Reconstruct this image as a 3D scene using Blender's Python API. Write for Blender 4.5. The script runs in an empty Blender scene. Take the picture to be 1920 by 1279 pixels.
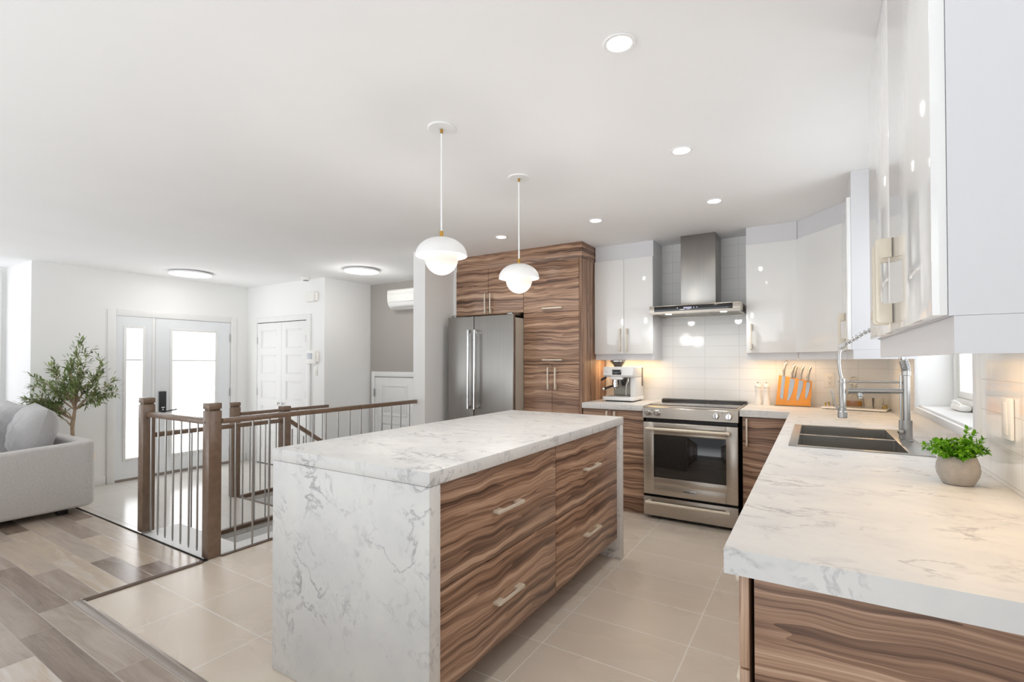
import bpy, bmesh, math, random
from mathutils import Vector, Matrix
random.seed(7)
SC = bpy.context.scene
COL = SC.collection
R = math.radians

# ------------------------------------------------------------------ camera
cam = bpy.data.cameras.new('camera')
cam.sensor_width = 36.0
cam.lens = 36.0 * 916.41 / 1920.0
cam.shift_y = 26.28 / 1920.0
cam.clip_start = 0.03
cam_ob = bpy.data.objects.new('camera', cam)
COL.objects.link(cam_ob)
_y, _p, _r = 0.5547, 0.0131, -0.0007
_F = Vector((-math.sin(_y) * math.cos(_p), math.cos(_y) * math.cos(_p), math.sin(_p)))
_R0 = Vector((math.cos(_y), math.sin(_y), 0)); _U0 = _R0.cross(_F)
_R1 = _R0 * math.cos(_r) + _U0 * math.sin(_r); _U1 = -_R0 * math.sin(_r) + _U0 * math.cos(_r)
M = Matrix((( _R1.x, _U1.x, -_F.x, 0), (_R1.y, _U1.y, -_F.y, 0), (_R1.z, _U1.z, -_F.z, 1.3129), (0, 0, 0, 1)))
cam_ob.matrix_world = M
SC.camera = cam_ob

# ------------------------------------------------------------------ world, exposure, daylight
SKY, LOWER_FILL = 0.62, 2.6
w = bpy.data.worlds.new('sky'); SC.world = w; w.use_nodes = True
_bg = w.node_tree.nodes['Background']
# overcast sky above; brighter half below the horizon added to light the ceiling
_wt = w.node_tree
_geo = _wt.nodes.new('ShaderNodeNewGeometry'); _sx = _wt.nodes.new('ShaderNodeSeparateXYZ'); _wt.links.new(_geo.outputs['Incoming'], _sx.inputs[0])
_cr = _wt.nodes.new('ShaderNodeMapRange'); _wt.links.new(_sx.outputs[2], _cr.inputs[0])
for _i, _v in ((1, -.06), (2, .06), (3, SKY), (4, LOWER_FILL)): _cr.inputs[_i].default_value = _v
_wt.links.new(_cr.outputs[0], _bg.inputs[1]); _bg.inputs[0].default_value = (0.93, 0.97, 1.0, 1)
vs = SC.view_settings
SC.display_settings.display_device = 'sRGB'
vs.view_transform = 'Standard'; vs.look = 'None'; vs.gamma = 1.0; vs.exposure = 0.05
vs.use_curve_mapping = False
cy = SC.cycles
cy.use_denoising = True; cy.max_bounces = 10; cy.diffuse_bounces = 6; cy.glossy_bounces = 5
cy.transmission_bounces = 6; cy.sample_clamp_indirect = 6.0; cy.caustics_reflective = False; cy.caustics_refractive = False

def area(name, loc, rot, sx, sy, energy, col):
    l = bpy.data.lights.new(name, 'AREA'); l.shape = 'RECTANGLE'; l.size = sx; l.size_y = sy
    l.energy = energy; l.color = col
    o = bpy.data.objects.new(name, l); o.location = loc; o.rotation_euler = rot; COL.objects.link(o)
    return o
# daylight through the living-room window, the sink window and the glazed front door
area('daylight_living', (-8.10, 0.88, 1.3), (R(90), 0, R(-90)), 1.5, 1.9, 5, (0.95, 0.97, 1.0))
area('daylight_sink', (0.80, 2.89, 1.60), (R(90), 0, R(90)), 1.15, 1.0, 9, (0.93, 0.965, 1.0))
# warm strips under the wall cupboards
WARM = (1.0, 0.66, 0.34)
area('strip_light_espresso', (-1.52, 4.60, 1.335), (0, 0, 0), 0.50, 0.03, 2.1, WARM)
area('strip_light_knives', (-0.22, 4.60, 1.335), (0, 0, 0), 0.46, 0.03, 1.4, WARM)
area('strip_light_corner', (0.34, 3.95, 1.335), (0, 0, R(90)), 0.80, 0.03, 1.1, WARM)
area('strip_light_plant', (0.36, 1.52, 1.335), (0, 0, R(90)), 0.90, 0.03, 1.3, WARM)

# ------------------------------------------------------------------ materials
def lin(c): return tuple((x / 255 / 12.92) if x / 255 <= 0.04045 else ((x / 255 + 0.055) / 1.055) ** 2.4 for x in c)
class NT:
    def __init__(s, name):
        s.m = bpy.data.materials.new(name); s.m.use_nodes = True; s.t = s.m.node_tree
        s.b = s.t.nodes['Principled BSDF']
    def n(s, typ, **kw):
        x = s.t.nodes.new(typ)
        for k, v in kw.items():
            if k.startswith('i_'): x.inputs[int(k[2:])].default_value = v
            else: setattr(x, k, v)
        return x
    def l(s, a, b): s.t.links.new(a, b)
    def math(s, op, a, b=None, c=None):
        x = s.n('ShaderNodeMath', operation=op)
        for i, v in enumerate((a, b, c)):
            if v is None: continue
            if hasattr(v, 'is_output'): s.l(v, x.inputs[i])
            else: x.inputs[i].default_value = v
        return x.outputs[0]
    def comb(s, x, y, z):
        c = s.n('ShaderNodeCombineXYZ')
        for i, v in enumerate((x, y, z)):
            if hasattr(v, 'is_output'): s.l(v, c.inputs[i])
            else: c.inputs[i].default_value = v
        return c.outputs[0]
    def sep(s, v):
        c = s.n('ShaderNodeSeparateXYZ'); s.l(v, c.inputs[0]); return c.outputs
    def noise(s, v, scale, detail=3, rough=.5, dist=0):
        x = s.n('ShaderNodeTexNoise'); s.l(v, x.inputs['Vector'])
        x.inputs['Scale'].default_value = scale; x.inputs['Detail'].default_value = detail
        x.inputs['Roughness'].default_value = rough; x.inputs['Distortion'].default_value = dist
        return x.outputs[0]
    def ramp(s, f, stops):
        x = s.n('ShaderNodeValToRGB'); s.l(f, x.inputs[0]); e = x.color_ramp.elements
        while len(e) < len(stops): e.new(0.5)
        for i, (p, c) in enumerate(stops):
            e[i].position = p; e[i].color = (*c, 1) if len(c) == 3 else c
        return x.outputs[0]
    def mix(s, f, a, b, mode='MIX'):
        x = s.n('ShaderNodeMix', data_type='RGBA', blend_type=mode)
        for i, v in ((0, f), (6, a), (7, b)):
            if hasattr(v, 'is_output'): s.l(v, x.inputs[i])
            elif i == 0: x.inputs[0].default_value = v
            else: x.inputs[i].default_value = (*v, 1)
        return x.outputs[2]
    def obj(s): return s.n('ShaderNodeTexCoord').outputs['Object']
    def bump(s, h, strength=.2, dist=.002):
        x = s.n('ShaderNodeBump'); x.inputs['Strength'].default_value = strength; x.inputs['Distance'].default_value = dist
        s.l(h, x.inputs['Height']); s.l(x.outputs[0], s.b.inputs['Normal'])
    def base(s, c):
        if hasattr(c, 'is_output'): s.l(c, s.b.inputs['Base Color'])
        else: s.b.inputs['Base Color'].default_value = (*c, 1)
    def rough(s, r):
        if hasattr(r, 'is_output'): s.l(r, s.b.inputs['Roughness'])
        else: s.b.inputs['Roughness'].default_value = r

def plain(name, rgb, rough=.5, metal=0, coat=0, spec=.5, var=0.03, vscale=6):
    """Painted or moulded surface: flat colour with a faint mottling so it is not perfectly even."""
    t = NT(name); c = lin(rgb)
    v = t.noise(t.obj(), vscale, 2)
    t.base(t.ramp(v, [(0.3, tuple(x * (1 - var) for x in c)), (0.7, tuple(min(1, x * (1 + var)) for x in c))]))
    t.rough(rough); t.b.inputs['Metallic'].default_value = metal
    t.b.inputs['Coat Weight'].default_value = coat; t.b.inputs['Specular IOR Level'].default_value = spec
    return t.m
def emit(name, rgb, strength, base=(255, 255, 255)):
    t = NT(name); t.base(lin(base)); t.b.inputs['Emission Color'].default_value = (*lin(rgb), 1)
    t.b.inputs['Emission Strength'].default_value = strength; return t.m
def steel(name, rgb=(196, 190, 182), rough=.28, axis='x'):
    t = NT(name); o = t.sep(t.obj())
    k = {'x': (1.5, 1.5, 260), 'z': (260, 260, 1.5)}[axis]
    v = t.comb(t.math('MULTIPLY', o[0], k[0]), t.math('MULTIPLY', o[1], k[1]), t.math('MULTIPLY', o[2], k[2]))
    n = t.noise(v, 1.0, 3, .6)
    c = lin(rgb)
    t.base(t.ramp(n, [(.3, tuple(x * .93 for x in c)), (.7, tuple(min(1, x * 1.05) for x in c))]))
    t.rough(t.math('MULTIPLY_ADD', n, .14, rough - .07)); t.b.inputs['Metallic'].default_value = 1
    return t.m
def zebra_wood(name, axis='h', shift=(0, 0, 0)):
    """Striped walnut laminate; axis h = grain runs level, v = grain runs upright."""
    t = NT(name); o = t.sep(t.obj())
    x, y, z = (t.math('ADD', o[i], shift[i]) for i in range(3))
    along = t.math('ADD', x, y)
    if axis == 'h': across, lo = z, t.comb(t.math('MULTIPLY', along, 1.0), 0.0, t.math('MULTIPLY', z, 1.6))
    else: across, lo = along, t.comb(t.math('MULTIPLY', z, .6), 0.0, t.math('MULTIPLY', along, 1.6))
    run = along if axis == 'h' else z
    warp = t.noise(lo, 2.3, 2, .5)
    warp2 = t.noise(t.comb(t.math('MULTIPLY', run, 3.0), 0.0, t.math('MULTIPLY', across, 7)), 1.5, 2, .5)
    amp = .10 if axis == 'h' else .04
    ac = t.math('ADD', across, t.math('ADD', t.math('MULTIPLY', warp, amp), t.math('MULTIPLY', warp2, amp * .16)))
    big = t.noise(t.comb(t.math('MULTIPLY', run, .42), 3.1, t.math('MULTIPLY', ac, 24)), 1.0, 3, .55)
    ring = t.math('FRACT', t.math('MULTIPLY', t.noise(t.comb(t.math('MULTIPLY', run, .55), 5.2, t.math('MULTIPLY', ac, 11)), 1.0, 2, .5), 13))
    mid = t.noise(t.comb(t.math('MULTIPLY', run, .8), 7.7, t.math('MULTIPLY', ac, 95)), 1.0, 3, .6)
    fine = t.noise(t.comb(t.math('MULTIPLY', run, 5), 1.3, t.math('MULTIPLY', ac, 420)), 1.0, 2, .6)
    f = t.math('ADD', t.math('MULTIPLY', big, .58), t.math('ADD', t.math('MULTIPLY', ring, .075), t.math('ADD', t.math('MULTIPLY', mid, .27), t.math('MULTIPLY', fine, .13))))
    c = t.ramp(f, [(.37, lin((68, 48, 38))), (.45, lin((108, 81, 66))), (.52, lin((150, 117, 95))), (.59, lin((182, 148, 123))), (.68, lin((216, 186, 160)))])
    t.base(c); t.rough(.34); t.b.inputs['Specular IOR Level'].default_value = .45
    return t.m
def marble(name, tint=(228, 227, 224)):
    t = NT(name); o = t.obj()
    mp = t.n('ShaderNodeMapping'); t.l(o, mp.inputs[0]); mp.inputs['Rotation'].default_value = (.5, .35, .6); mp.inputs['Scale'].default_value = (1.0, 1.5, 1.0)
    v = mp.outputs[0]
    def vein(scale, width, dist):
        a = t.math('ABSOLUTE', t.math('SUBTRACT', t.noise(v, scale, 7, .58, dist), .5))
        return t.ramp(a, [(0, (1, 1, 1)), (width, (0, 0, 0))])
    mask = t.ramp(t.noise(v, 4.2, 4, .62), [(.47, (0, 0, 0)), (.64, (1, 1, 1))])
    v1 = t.mix(1.0, vein(5.2, .026, .55), mask, 'MULTIPLY')
    v2 = t.mix(1.0, vein(12.0, .05, .7), t.ramp(t.noise(v, 6.1, 4, .62), [(.50, (0, 0, 0)), (.68, (1, 1, 1))]), 'MULTIPLY')
    cloud = t.ramp(t.noise(v, 5, 5, .6), [(.35, lin(tint)), (.75, lin((214, 214, 214)))])
    c = t.mix(t.math('MULTIPLY', v2, .55), cloud, lin((168, 168, 172)))
    c = t.mix(t.math('MULTIPLY', v1, .75), c, lin((140, 139, 143)))
    t.base(c); t.rough(.42); return t.m
def grid_tile(name, axes, org, size, joint, face, grout, rough, vary=.04, bump=.35, cloud=None):
    """Stacked rectangular tiles from world-aligned grid lines; axes = the two coordinates used."""
    t = NT(name); o = t.sep(t.obj())
    ids, edges = [], []
    for k in range(2):
        q = t.math('DIVIDE', t.math('SUBTRACT', o[axes[k]], org[k]), size[k])
        fl = t.math('FLOOR', q); fr = t.math('SUBTRACT', q, fl)
        d = t.math('MULTIPLY', t.math('MINIMUM', fr, t.math('SUBTRACT', 1.0, fr)), size[k])
        ids.append(fl); edges.append(d)
    d = t.math('MINIMUM', edges[0], edges[1])
    wn = t.n('ShaderNodeTexWhiteNoise'); t.l(t.comb(ids[0], ids[1], 0.0), wn.inputs[0])
    line = t.ramp(t.math('DIVIDE', d, joint), [(.40, (1, 1, 1)), (.60, (0, 0, 0))])
    c = lin(face)
    body = t.ramp(wn.outputs[0], [(0, tuple(x * (1 - vary) for x in c)), (1, tuple(min(1, x * (1 + vary)) for x in c))])
    if cloud:
        off = t.math('MULTIPLY', wn.outputs[0], 9.0)
        n = t.noise(t.comb(t.math('MULTIPLY', o[0], cloud[1]), t.math('MULTIPLY', o[1], cloud[2]), off), cloud[0], 1.5, .4)
        body = t.mix(t.ramp(n, [(.05, (0, 0, 0)), (.95, (1, 1, 1))]), body, lin(cloud[3]))
        t.rough(t.math('MULTIPLY_ADD', n, .12, rough - .06))
    else: t.rough(rough)
    t.base(t.mix(line, body, lin(grout)))
    t.bump(t.math('SUBTRACT', 1.0, line), bump, .0015)
    return t.m
def planks(name, org, wid, ln):
    t = NT(name); o = t.sep(t.obj())
    q = t.math('DIVIDE', t.math('SUBTRACT', o[1], org), wid); row = t.math('FLOOR', q); fr = t.math('SUBTRACT', q, row)
    w1 = t.n('ShaderNodeTexWhiteNoise', noise_dimensions='1D'); t.l(row, w1.inputs['W'])
    p = t.math('DIVIDE', t.math('ADD', o[0], t.math('MULTIPLY', w1.outputs[0], ln * 3.0)), ln); col = t.math('FLOOR', p); fp = t.math('SUBTRACT', p, col)
    w2 = t.n('ShaderNodeTexWhiteNoise'); t.l(t.comb(row, col, 0.0), w2.inputs[0]); rid = w2.outputs[0]
    d = t.math('MINIMUM', t.math('MULTIPLY', t.math('MINIMUM', fr, t.math('SUBTRACT', 1.0, fr)), wid),
               t.math('MULTIPLY', t.math('MINIMUM', fp, t.math('SUBTRACT', 1.0, fp)), ln))
    off = t.math('MULTIPLY', rid, 60.0)
    g = t.noise(t.comb(t.math('ADD', t.math('MULTIPLY', o[0], 1.3), off), t.math('ADD', t.math('MULTIPLY', o[1], 9), off), 0.0), 1.6, 6, .62, 1.0)
    f2 = t.noise(t.comb(t.math('ADD', t.math('MULTIPLY', o[0], 4), off), t.math('MULTIPLY', o[1], 130), 0.0), 1.0, 2, .6)
    f = t.math('ADD', t.math('MULTIPLY', rid, .55), t.math('ADD', t.math('MULTIPLY', g, .42), t.math('MULTIPLY', f2, .12)))
    c = t.ramp(f, [(.20, lin((122, 104, 92))), (.40, lin((163, 147, 134))), (.55, lin((186, 172, 160))), (.70, lin((200, 182, 162))), (.85, lin((218, 211, 205)))])
    line = t.ramp(t.math('DIVIDE', d, .004), [(.25, (1, 1, 1)), (.6, (0, 0, 0))])
    t.base(t.mix(t.math('MULTIPLY', line, .6), c, lin((206, 198, 190))))
    t.rough(t.math('MULTIPLY_ADD', g, .14, .14)); t.bump(t.math('SUBTRACT', 1.0, line), .25, .001)
    return t.m
def fabric(name, rgb, dark, scale=420):
    t = NT(name); o = t.obj()
    a = t.noise(o, scale, 2, .7); b = t.noise(o, 30, 3, .6)
    t.base(t.mix(t.ramp(a, [(.32, (0, 0, 0)), (.68, (1, 1, 1))]), lin(dark), lin(rgb)))
    t.rough(.92); t.b.inputs['Sheen Weight'].default_value = .3; t.bump(t.math('ADD', a, b), .35, .002)
    return t.m
def glass(name, rgb=(255, 255, 255), rough=0.0, ior=1.45):
    t = NT(name); t.base(lin(rgb)); t.b.inputs['Transmission Weight'].default_value = 1; t.rough(rough); t.b.inputs['IOR'].default_value = ior
    return t.m
def leafy(name, a, b, scale=9, sss=.0):
    t = NT(name); n = t.noise(t.obj(), scale, 3)
    t.base(t.ramp(n, [(.3, lin(a)), (.7, lin(b))])); t.rough(.42)
    return t.m

MT = {}
MT['ceiling'] = plain('ceiling_paint', (246, 246, 246), .9, var=.01, vscale=2)
MT['wall'] = plain('wall_paint_white', (240, 240, 239), .85, var=.01, vscale=2)
MT['wall_grey'] = plain('wall_paint_taupe', (172, 166, 161), .85, var=.015, vscale=2)
MT['trim'] = plain('trim_paint', (234, 234, 233), .45, var=.01)
MT['gloss'] = plain('white_gloss_lacquer', (240, 240, 239), .07, coat=.6, var=.005, vscale=1.5)
MT['satin'] = plain('white_satin_panel', (220, 220, 223), .32, var=.008, vscale=1.5)
MT['wood'] = zebra_wood('striped_walnut_level', 'h')
MT['wood2'] = zebra_wood('striped_walnut_level_b', 'h', (3.7, 1.2, 5.3))
MT['woodv'] = zebra_wood('striped_walnut_upright', 'v', (1.7, .4, 0))
MT['rail'] = plain('stained_maple', (126, 105, 89), .24, var=.10, vscale=22)
MT['nosing'] = plain('dark_nosing', (92, 72, 55), .4, var=.08, vscale=14)
MT['marble'] = marble('marble_laminate')
MT['tile_floor'] = grid_tile('floor_tile_taupe', (0, 1), (-1.09, 1.695), (.586, .331), .006, (232, 221, 206), (248, 243, 235), .27, .03, .3, (2.6, .9, 1.7, (221, 208, 192)))
MT['tile_entry'] = grid_tile('entry_tile_pale', (0, 1), (-5.0, 1.95), (.586, .586), .005, (206, 202, 196), (184, 178, 170), .18, .02, .3, (2.2, 1, 1, (212, 208, 202)))
MT['plank'] = planks('oak_plank_floor', 0.878, 0.1315, 0.92)
MT['splash_b'] = grid_tile('backsplash_tile_back', (0, 2), (-.57, .9525), (.2875, .1), .0028, (236, 236, 234), (214, 213, 210), .06, .008, .5)
MT['splash_r'] = grid_tile('backsplash_tile_side', (1, 2), (4.748, .9525), (.2875, .1), .0028, (236, 235, 232), (216, 214, 210), .06, .008, .5)
MT['steel'] = steel('brushed_steel', (190, 182, 172), .30, 'x')
MT['steelv'] = steel('brushed_steel_upright', (164, 161, 157), .33, 'z')
MT['chrome'] = plain('polished_chrome', (225, 225, 226), .09, 1, var=.01)
MT['satin_steel'] = plain('satin_nickel', (182, 181, 179), .30, 1, var=.02)
MT['nickel'] = plain('champagne_nickel', (224, 214, 197), .42, .30, var=.02, vscale=30)
MT['sink'] = steel('sink_steel', (176, 174, 170), .34, 'x')
MT['black'] = plain('black_plastic', (22, 21, 22), .35, var=.05)
MT['black_glass'] = plain('black_glass', (14, 13, 14), .05, coat=.5, var=.02)
MT['fridge_side'] = plain('fridge_side_paint', (186, 180, 168), .45, .3, var=.02)
MT['door_paint'] = plain('front_door_paint', (232, 235, 238), .35, var=.01)
MT['gap'] = plain('dark_gap', (26, 20, 18), .8, var=.05)
MT['cooktop'] = plain('ceramic_cooktop', (26, 26, 28), .06, coat=.6, var=.03)
MT['white_plastic'] = plain('white_plastic', (238, 237, 233), .4, var=.01)
MT['white_metal'] = plain('white_enamel', (243, 243, 243), .45, var=.01)
MT['opal'] = emit('opal_glass_lit', (255, 234, 220), .56, (190, 184, 178))
MT['led'] = emit('led_disc_lit', (255, 248, 236), 9.0)
MT['led_flat'] = emit('flush_light_lit', (255, 248, 240), 3.0)
MT['daypane'] = emit('frosted_pane_daylit', (250, 252, 255), 3.0)
MT['blindpane'] = emit('roller_blind_daylit', (214, 214, 222), .55, (225, 225, 228))
MT['hoodlamp'] = emit('hood_lamp_lit', (255, 252, 246), 3.5)
MT['display'] = emit('display_lit', (205, 205, 235), .8, (60, 60, 70))
MT['brass'] = plain('brushed_brass', (202, 158, 78), .28, 1, var=.03)
MT['gold'] = plain('gold_wire', (212, 170, 62), .25, 1, var=.03)
MT['sofa'] = fabric('pale_grey_weave', (232, 228, 225), (170, 167, 165), 260)
MT['cushion'] = fabric('grey_linen', (204, 202, 202), (168, 167, 168), 240)
MT['pillow'] = fabric('oatmeal_linen', (202, 199, 194), (166, 163, 160), 260)
MT['leaf_olive'] = leafy('olive_leaves', (74, 98, 46), (152, 168, 104), 14)
MT['leaf_green'] = leafy('boxwood_leaves', (62, 128, 12), (132, 190, 34), 30)
MT['bark'] = plain('olive_bark', (170, 148, 124), .8, var=.16, vscale=40)
MT['olive'] = plain('black_olive', (24, 20, 24), .3, var=.1)
MT['planter'] = plain('pale_timber_planter', (205, 184, 158), .6, var=.08, vscale=18)
MT['soil'] = plain('potting_soil', (52, 40, 32), .95, var=.2, vscale=50)
MT['concrete'] = plain('concrete_pot', (176, 170, 164), .85, var=.08, vscale=60)
MT['bamboo'] = plain('bamboo_block', (230, 154, 66), .45, var=.08, vscale=10)
MT['blade'] = plain('knife_steel', (196, 197, 198), .22, 1, var=.02)
MT['ceramic'] = plain('white_wood_gloss', (244, 240, 234), .25, var=.01)
MT['clear'] = glass('clear_glass')
MT['crystal'] = glass('cut_crystal', (255, 253, 248), .02, 1.5)
MT['amber'] = glass('amber_spirit', (232, 150, 40), .0, 1.36)
def pane_glass(name):
    t = NT(name); nt = t.t
    lw = t.n('ShaderNodeLayerWeight'); fr_o = t.math('MULTIPLY', t.math('POWER', lw.outputs['Facing'], 4.0), .35)
    tr = t.n('ShaderNodeBsdfTransparent'); gl = t.n('ShaderNodeBsdfGlossy'); gl.inputs['Roughness'].default_value = .01
    mx = t.n('ShaderNodeMixShader'); nt.links.new(fr_o, mx.inputs[0]); nt.links.new(tr.outputs[0], mx.inputs[1]); nt.links.new(gl.outputs[0], mx.inputs[2])
    nt.links.new(mx.outputs[0], nt.nodes['Material Output'].inputs[0]); return t.m
MT['window_glass'] = pane_glass('window_pane')
MT['screen'] = plain('grey_screen', (186, 190, 198), .3, var=.02)
MT['smoke'] = plain('smoked_plastic', (92, 84, 78), .12, coat=.4, var=.05)
MT['filter'] = steel('baffle_mesh', (150, 148, 138), .4, 'x')
MT['lockblack'] = plain('lock_black', (44, 44, 47), .4, var=.05)
MT['outside'] = plain('sky_backing_grey', (214, 218, 224), .9, var=.04)
MT['strip'] = plain('floor_strip_metal', (160, 150, 142), .3, .7, var=.05)

# ------------------------------------------------------------------ geometry helpers
ROOT = {}
class MB:
    def __init__(s): s.bm = bmesh.new()
    def box(s, x0, x1, y0, y1, z0, z1, bev=0, seg=2):
        r = bmesh.ops.create_cube(s.bm, size=1.0); vv = r['verts']
        for v in vv:
            v.co = Vector(((x0 + x1) / 2 + v.co.x * (x1 - x0), (y0 + y1) / 2 + v.co.y * (y1 - y0), (z0 + z1) / 2 + v.co.z * (z1 - z0)))
        if bev:
            ee = list({e for v in vv for e in v.link_edges})
            bmesh.ops.bevel(s.bm, geom=ee, offset=min(bev, .49 * min(abs(x1 - x0), abs(y1 - y0), abs(z1 - z0))), segments=seg, affect='EDGES', profile=.5)
        return s
    def prism(s, pts, axis, a, b, bev=0, seg=2):
        """pts: outline in the two other axes (x: yz, y: xz, z: xy) pushed from a to b along axis."""
        def P(p, q):
            return Vector((q, p[0], p[1])) if axis == 'x' else Vector((p[0], q, p[1])) if axis == 'y' else Vector((p[0], p[1], q))
        n = len(pts); A = [s.bm.verts.new(P(p, a)) for p in pts]; B = [s.bm.verts.new(P(p, b)) for p in pts]
        fs = [s.bm.faces.new(A), s.bm.faces.new(B[::-1])]
        for i in range(n): fs.append(s.bm.faces.new((A[i], B[i], B[(i + 1) % n], A[(i + 1) % n])))
        bmesh.ops.recalc_face_normals(s.bm, faces=fs)
        if bev:
            ee = list({e for f in fs[:2] for e in f.edges})
            bmesh.ops.bevel(s.bm, geom=ee, offset=bev, segments=seg, affect='EDGES', profile=.5)
        return s
    def tube(s, pts, r, seg=12, cap=True):
        pts = [Vector(p) for p in pts]; rr = r if isinstance(r, (list, tuple)) else [r] * len(pts)
        rings = []; up = Vector((0, 0, 1))
        t0 = (pts[1] - pts[0]).normalized()
        nrm = t0.cross(up if abs(t0.z) < .9 else Vector((1, 0, 0))).normalized()
        for i, p in enumerate(pts):
            t = ((pts[min(i + 1, len(pts) - 1)] - p).normalized() + (p - pts[max(i - 1, 0)]).normalized())
            t = t.normalized() if t.length > 1e-9 else t0
            nrm = (nrm - t * nrm.dot(t)).normalized(); bn = t.cross(nrm)
            rings.append([s.bm.verts.new(p + (nrm * math.cos(2 * math.pi * k / seg) + bn * math.sin(2 * math.pi * k / seg)) * rr[i]) for k in range(seg)])
        fs = []
        for i in range(len(rings) - 1):
            for k in range(seg):
                fs.append(s.bm.faces.new((rings[i][k], rings[i][(k + 1) % seg], rings[i + 1][(k + 1) % seg], rings[i + 1][k])))
        if cap: fs += [s.bm.faces.new(rings[0][::-1]), s.bm.faces.new(rings[-1])]
        bmesh.ops.recalc_face_normals(s.bm, faces=fs)
        return s
    def lathe(s, prof, c=(0, 0, 0), seg=32, axis='z'):
        """prof: list of (radius, height). Zero radii close the ends."""
        def P(r, h, a):
            x, y = r * math.cos(a), r * math.sin(a)
            v = (x, y, h) if axis == 'z' else (h, x, y) if axis == 'x' else (x, h, y)
            return Vector(c) + Vector(v)
        rings = []; fs = []
        for r, h in prof:
            rings.append([s.bm.verts.new(P(0, h, 0))] if r < 1e-6 else [s.bm.verts.new(P(r, h, 2 * math.pi * k / seg)) for k in range(seg)])
        for a, b in zip(rings, rings[1:]):
            if len(a) == 1 and len(b) == 1: continue
            for k in range(seg):
                k2 = (k + 1) % seg
                if len(a) == 1: fs.append(s.bm.faces.new((a[0], b[k], b[k2])))
                elif len(b) == 1: fs.append(s.bm.faces.new((a[k], a[k2], b[0])))
                else: fs.append(s.bm.faces.new((a[k], a[k2], b[k2], b[k])))
        bmesh.ops.recalc_face_normals(s.bm, faces=fs)
        return s
    def quad(s, *p):
        s.bm.faces.new([s.bm.verts.new(Vector(q)) for q in p]); return s
    def xform(s, m):
        bmesh.ops.transform(s.bm, matrix=m, verts=s.bm.verts); return s
    def build(s, name, mat, parent=None, smooth=True, loc=None, sub=0):
        me = bpy.data.meshes.new(name)
        o = bpy.data.objects.new(name, me)
        base = ROOT.get(parent.name, Vector((0, 0, 0))) if parent else Vector(loc or (0, 0, 0))
        bmesh.ops.translate(s.bm, vec=-Vector(base), verts=s.bm.verts)
        s.bm.to_mesh(me); s.bm.free()
        me.materials.append(MT[mat])
        if smooth:
            me.polygons.foreach_set('use_smooth', [True] * len(me.polygons)); me.set_sharp_from_angle(angle=R(34))
        COL.objects.link(o)
        if parent: o.parent = parent; ROOT[o.name] = base
        else: o.location = base; ROOT[o.name] = Vector(base)
        if sub:
            md = o.modifiers.new('smooth', 'SUBSURF'); md.levels = sub; md.render_levels = sub
        return o
def tag(o, label, cat, group=None, kind=None):
    o['label'] = label; o['category'] = cat
    if group: o['group'] = group
    if kind: o['kind'] = kind
    return o
def thing(name, label, cat, loc, group=None):
    o = bpy.data.objects.new(name, None); o.empty_display_size = .05; o.location = loc; COL.objects.link(o)
    ROOT[o.name] = Vector(loc)
    return tag(o, label, cat, group)
def dup(root, delta, label=None):
    r = root.copy(); COL.objects.link(r); r.location = root.location + Vector(delta)
    if label: r['label'] = label
    for ch in list(root.children):
        c = ch.copy(); COL.objects.link(c); c.parent = r
        for g in list(ch.children):
            k = g.copy(); COL.objects.link(k); k.parent = c
    return r
def struct(name, mb, mat, parent=None, smooth=True):
    o = mb.build(name, mat, parent, smooth)
    if not parent: o['kind'] = 'structure'
    return o
def note(o, label): o['label'] = label; return o

# ------------------------------------------------------------------ the setting
ZC = 2.42; ZE = -.16; WY = 4.748; WX = .48; EX = -7.25
struct('ceiling', MB().box(-8.25, .69, -1.2, 5.05, ZC, ZC + .08), 'ceiling')
struct('floor', MB().box(-3.42, .49, 1.035, 4.95, -.08, 0), 'tile_floor')
struct('floor_plank', MB().prism([(-8.25, -1.2), (.49, -1.2), (.49, 1.034), (-3.421, 1.034), (-3.421, 1.69), (-8.25, 1.69)], 'z', -.2, 0), 'plank')
struct('floor_entry', MB().prism([(-7.3, 1.691), (-4.42, 1.691), (-4.42, 2.975), (-5.385, 2.975), (-5.385, 4.2), (-7.3, 4.2)], 'z', -.24, ZE), 'tile_entry')
struct('wall_back', MB().box(-3.30, .69, WY + .008, 4.95, -.08, ZC), 'wall')
_wr = MB()
_wr.box(WX + .008, .69, -1.2, 2.30, -.1, ZC).box(WX + .008, .69, 3.48, 4.95, -.1, ZC).box(WX + .008, .69, 2.30, 3.48, -.1, 1.06).box(WX + .008, .69, 2.30, 3.48, 2.12, ZC)
struct('wall_right', _wr, 'wall')
struct('wall_backsplash_back', MB().box(-1.81, WX, WY, WY + .0075, .935, ZC), 'splash_b')
_sp = MB()
_sp.box(WX, WX + .0075, .98, 2.255, .935, 1.42).box(WX, WX + .0075, 3.52, WY, .935, 1.42).box(WX, WX + .0075, 2.255, 3.52, .935, 1.03)
struct('wall_backsplash_right', _sp, 'splash_r')
struct('wall_entry', MB().box(EX - .1, EX, 1.76, 4.25, ZE, ZC), 'wall')
struct('wall_entry_return', MB().box(-8.15, EX - .1, 1.76, 1.9, -.2, ZC), 'wall')
struct('wall_closet', MB().box(EX, -5.465, 4.15, 4.25, ZE, ZC), 'wall')
struct('wall_hall', MB().box(-5.565, -5.465, 4.25, 5.03, -1.15, ZC), 'wall')
struct('wall_stair_end', MB().box(-5.465, -3.45, 4.93, 5.03, -1.15, ZC), 'wall_grey')
struct('pillar', MB().box(-3.455, -3.30, 3.68, 4.95, -.08, ZC), 'wall')
struct('pillar_filler', MB().box(-3.30, -3.264, 4.14, 4.755, 0, ZC), 'wall')
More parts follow.
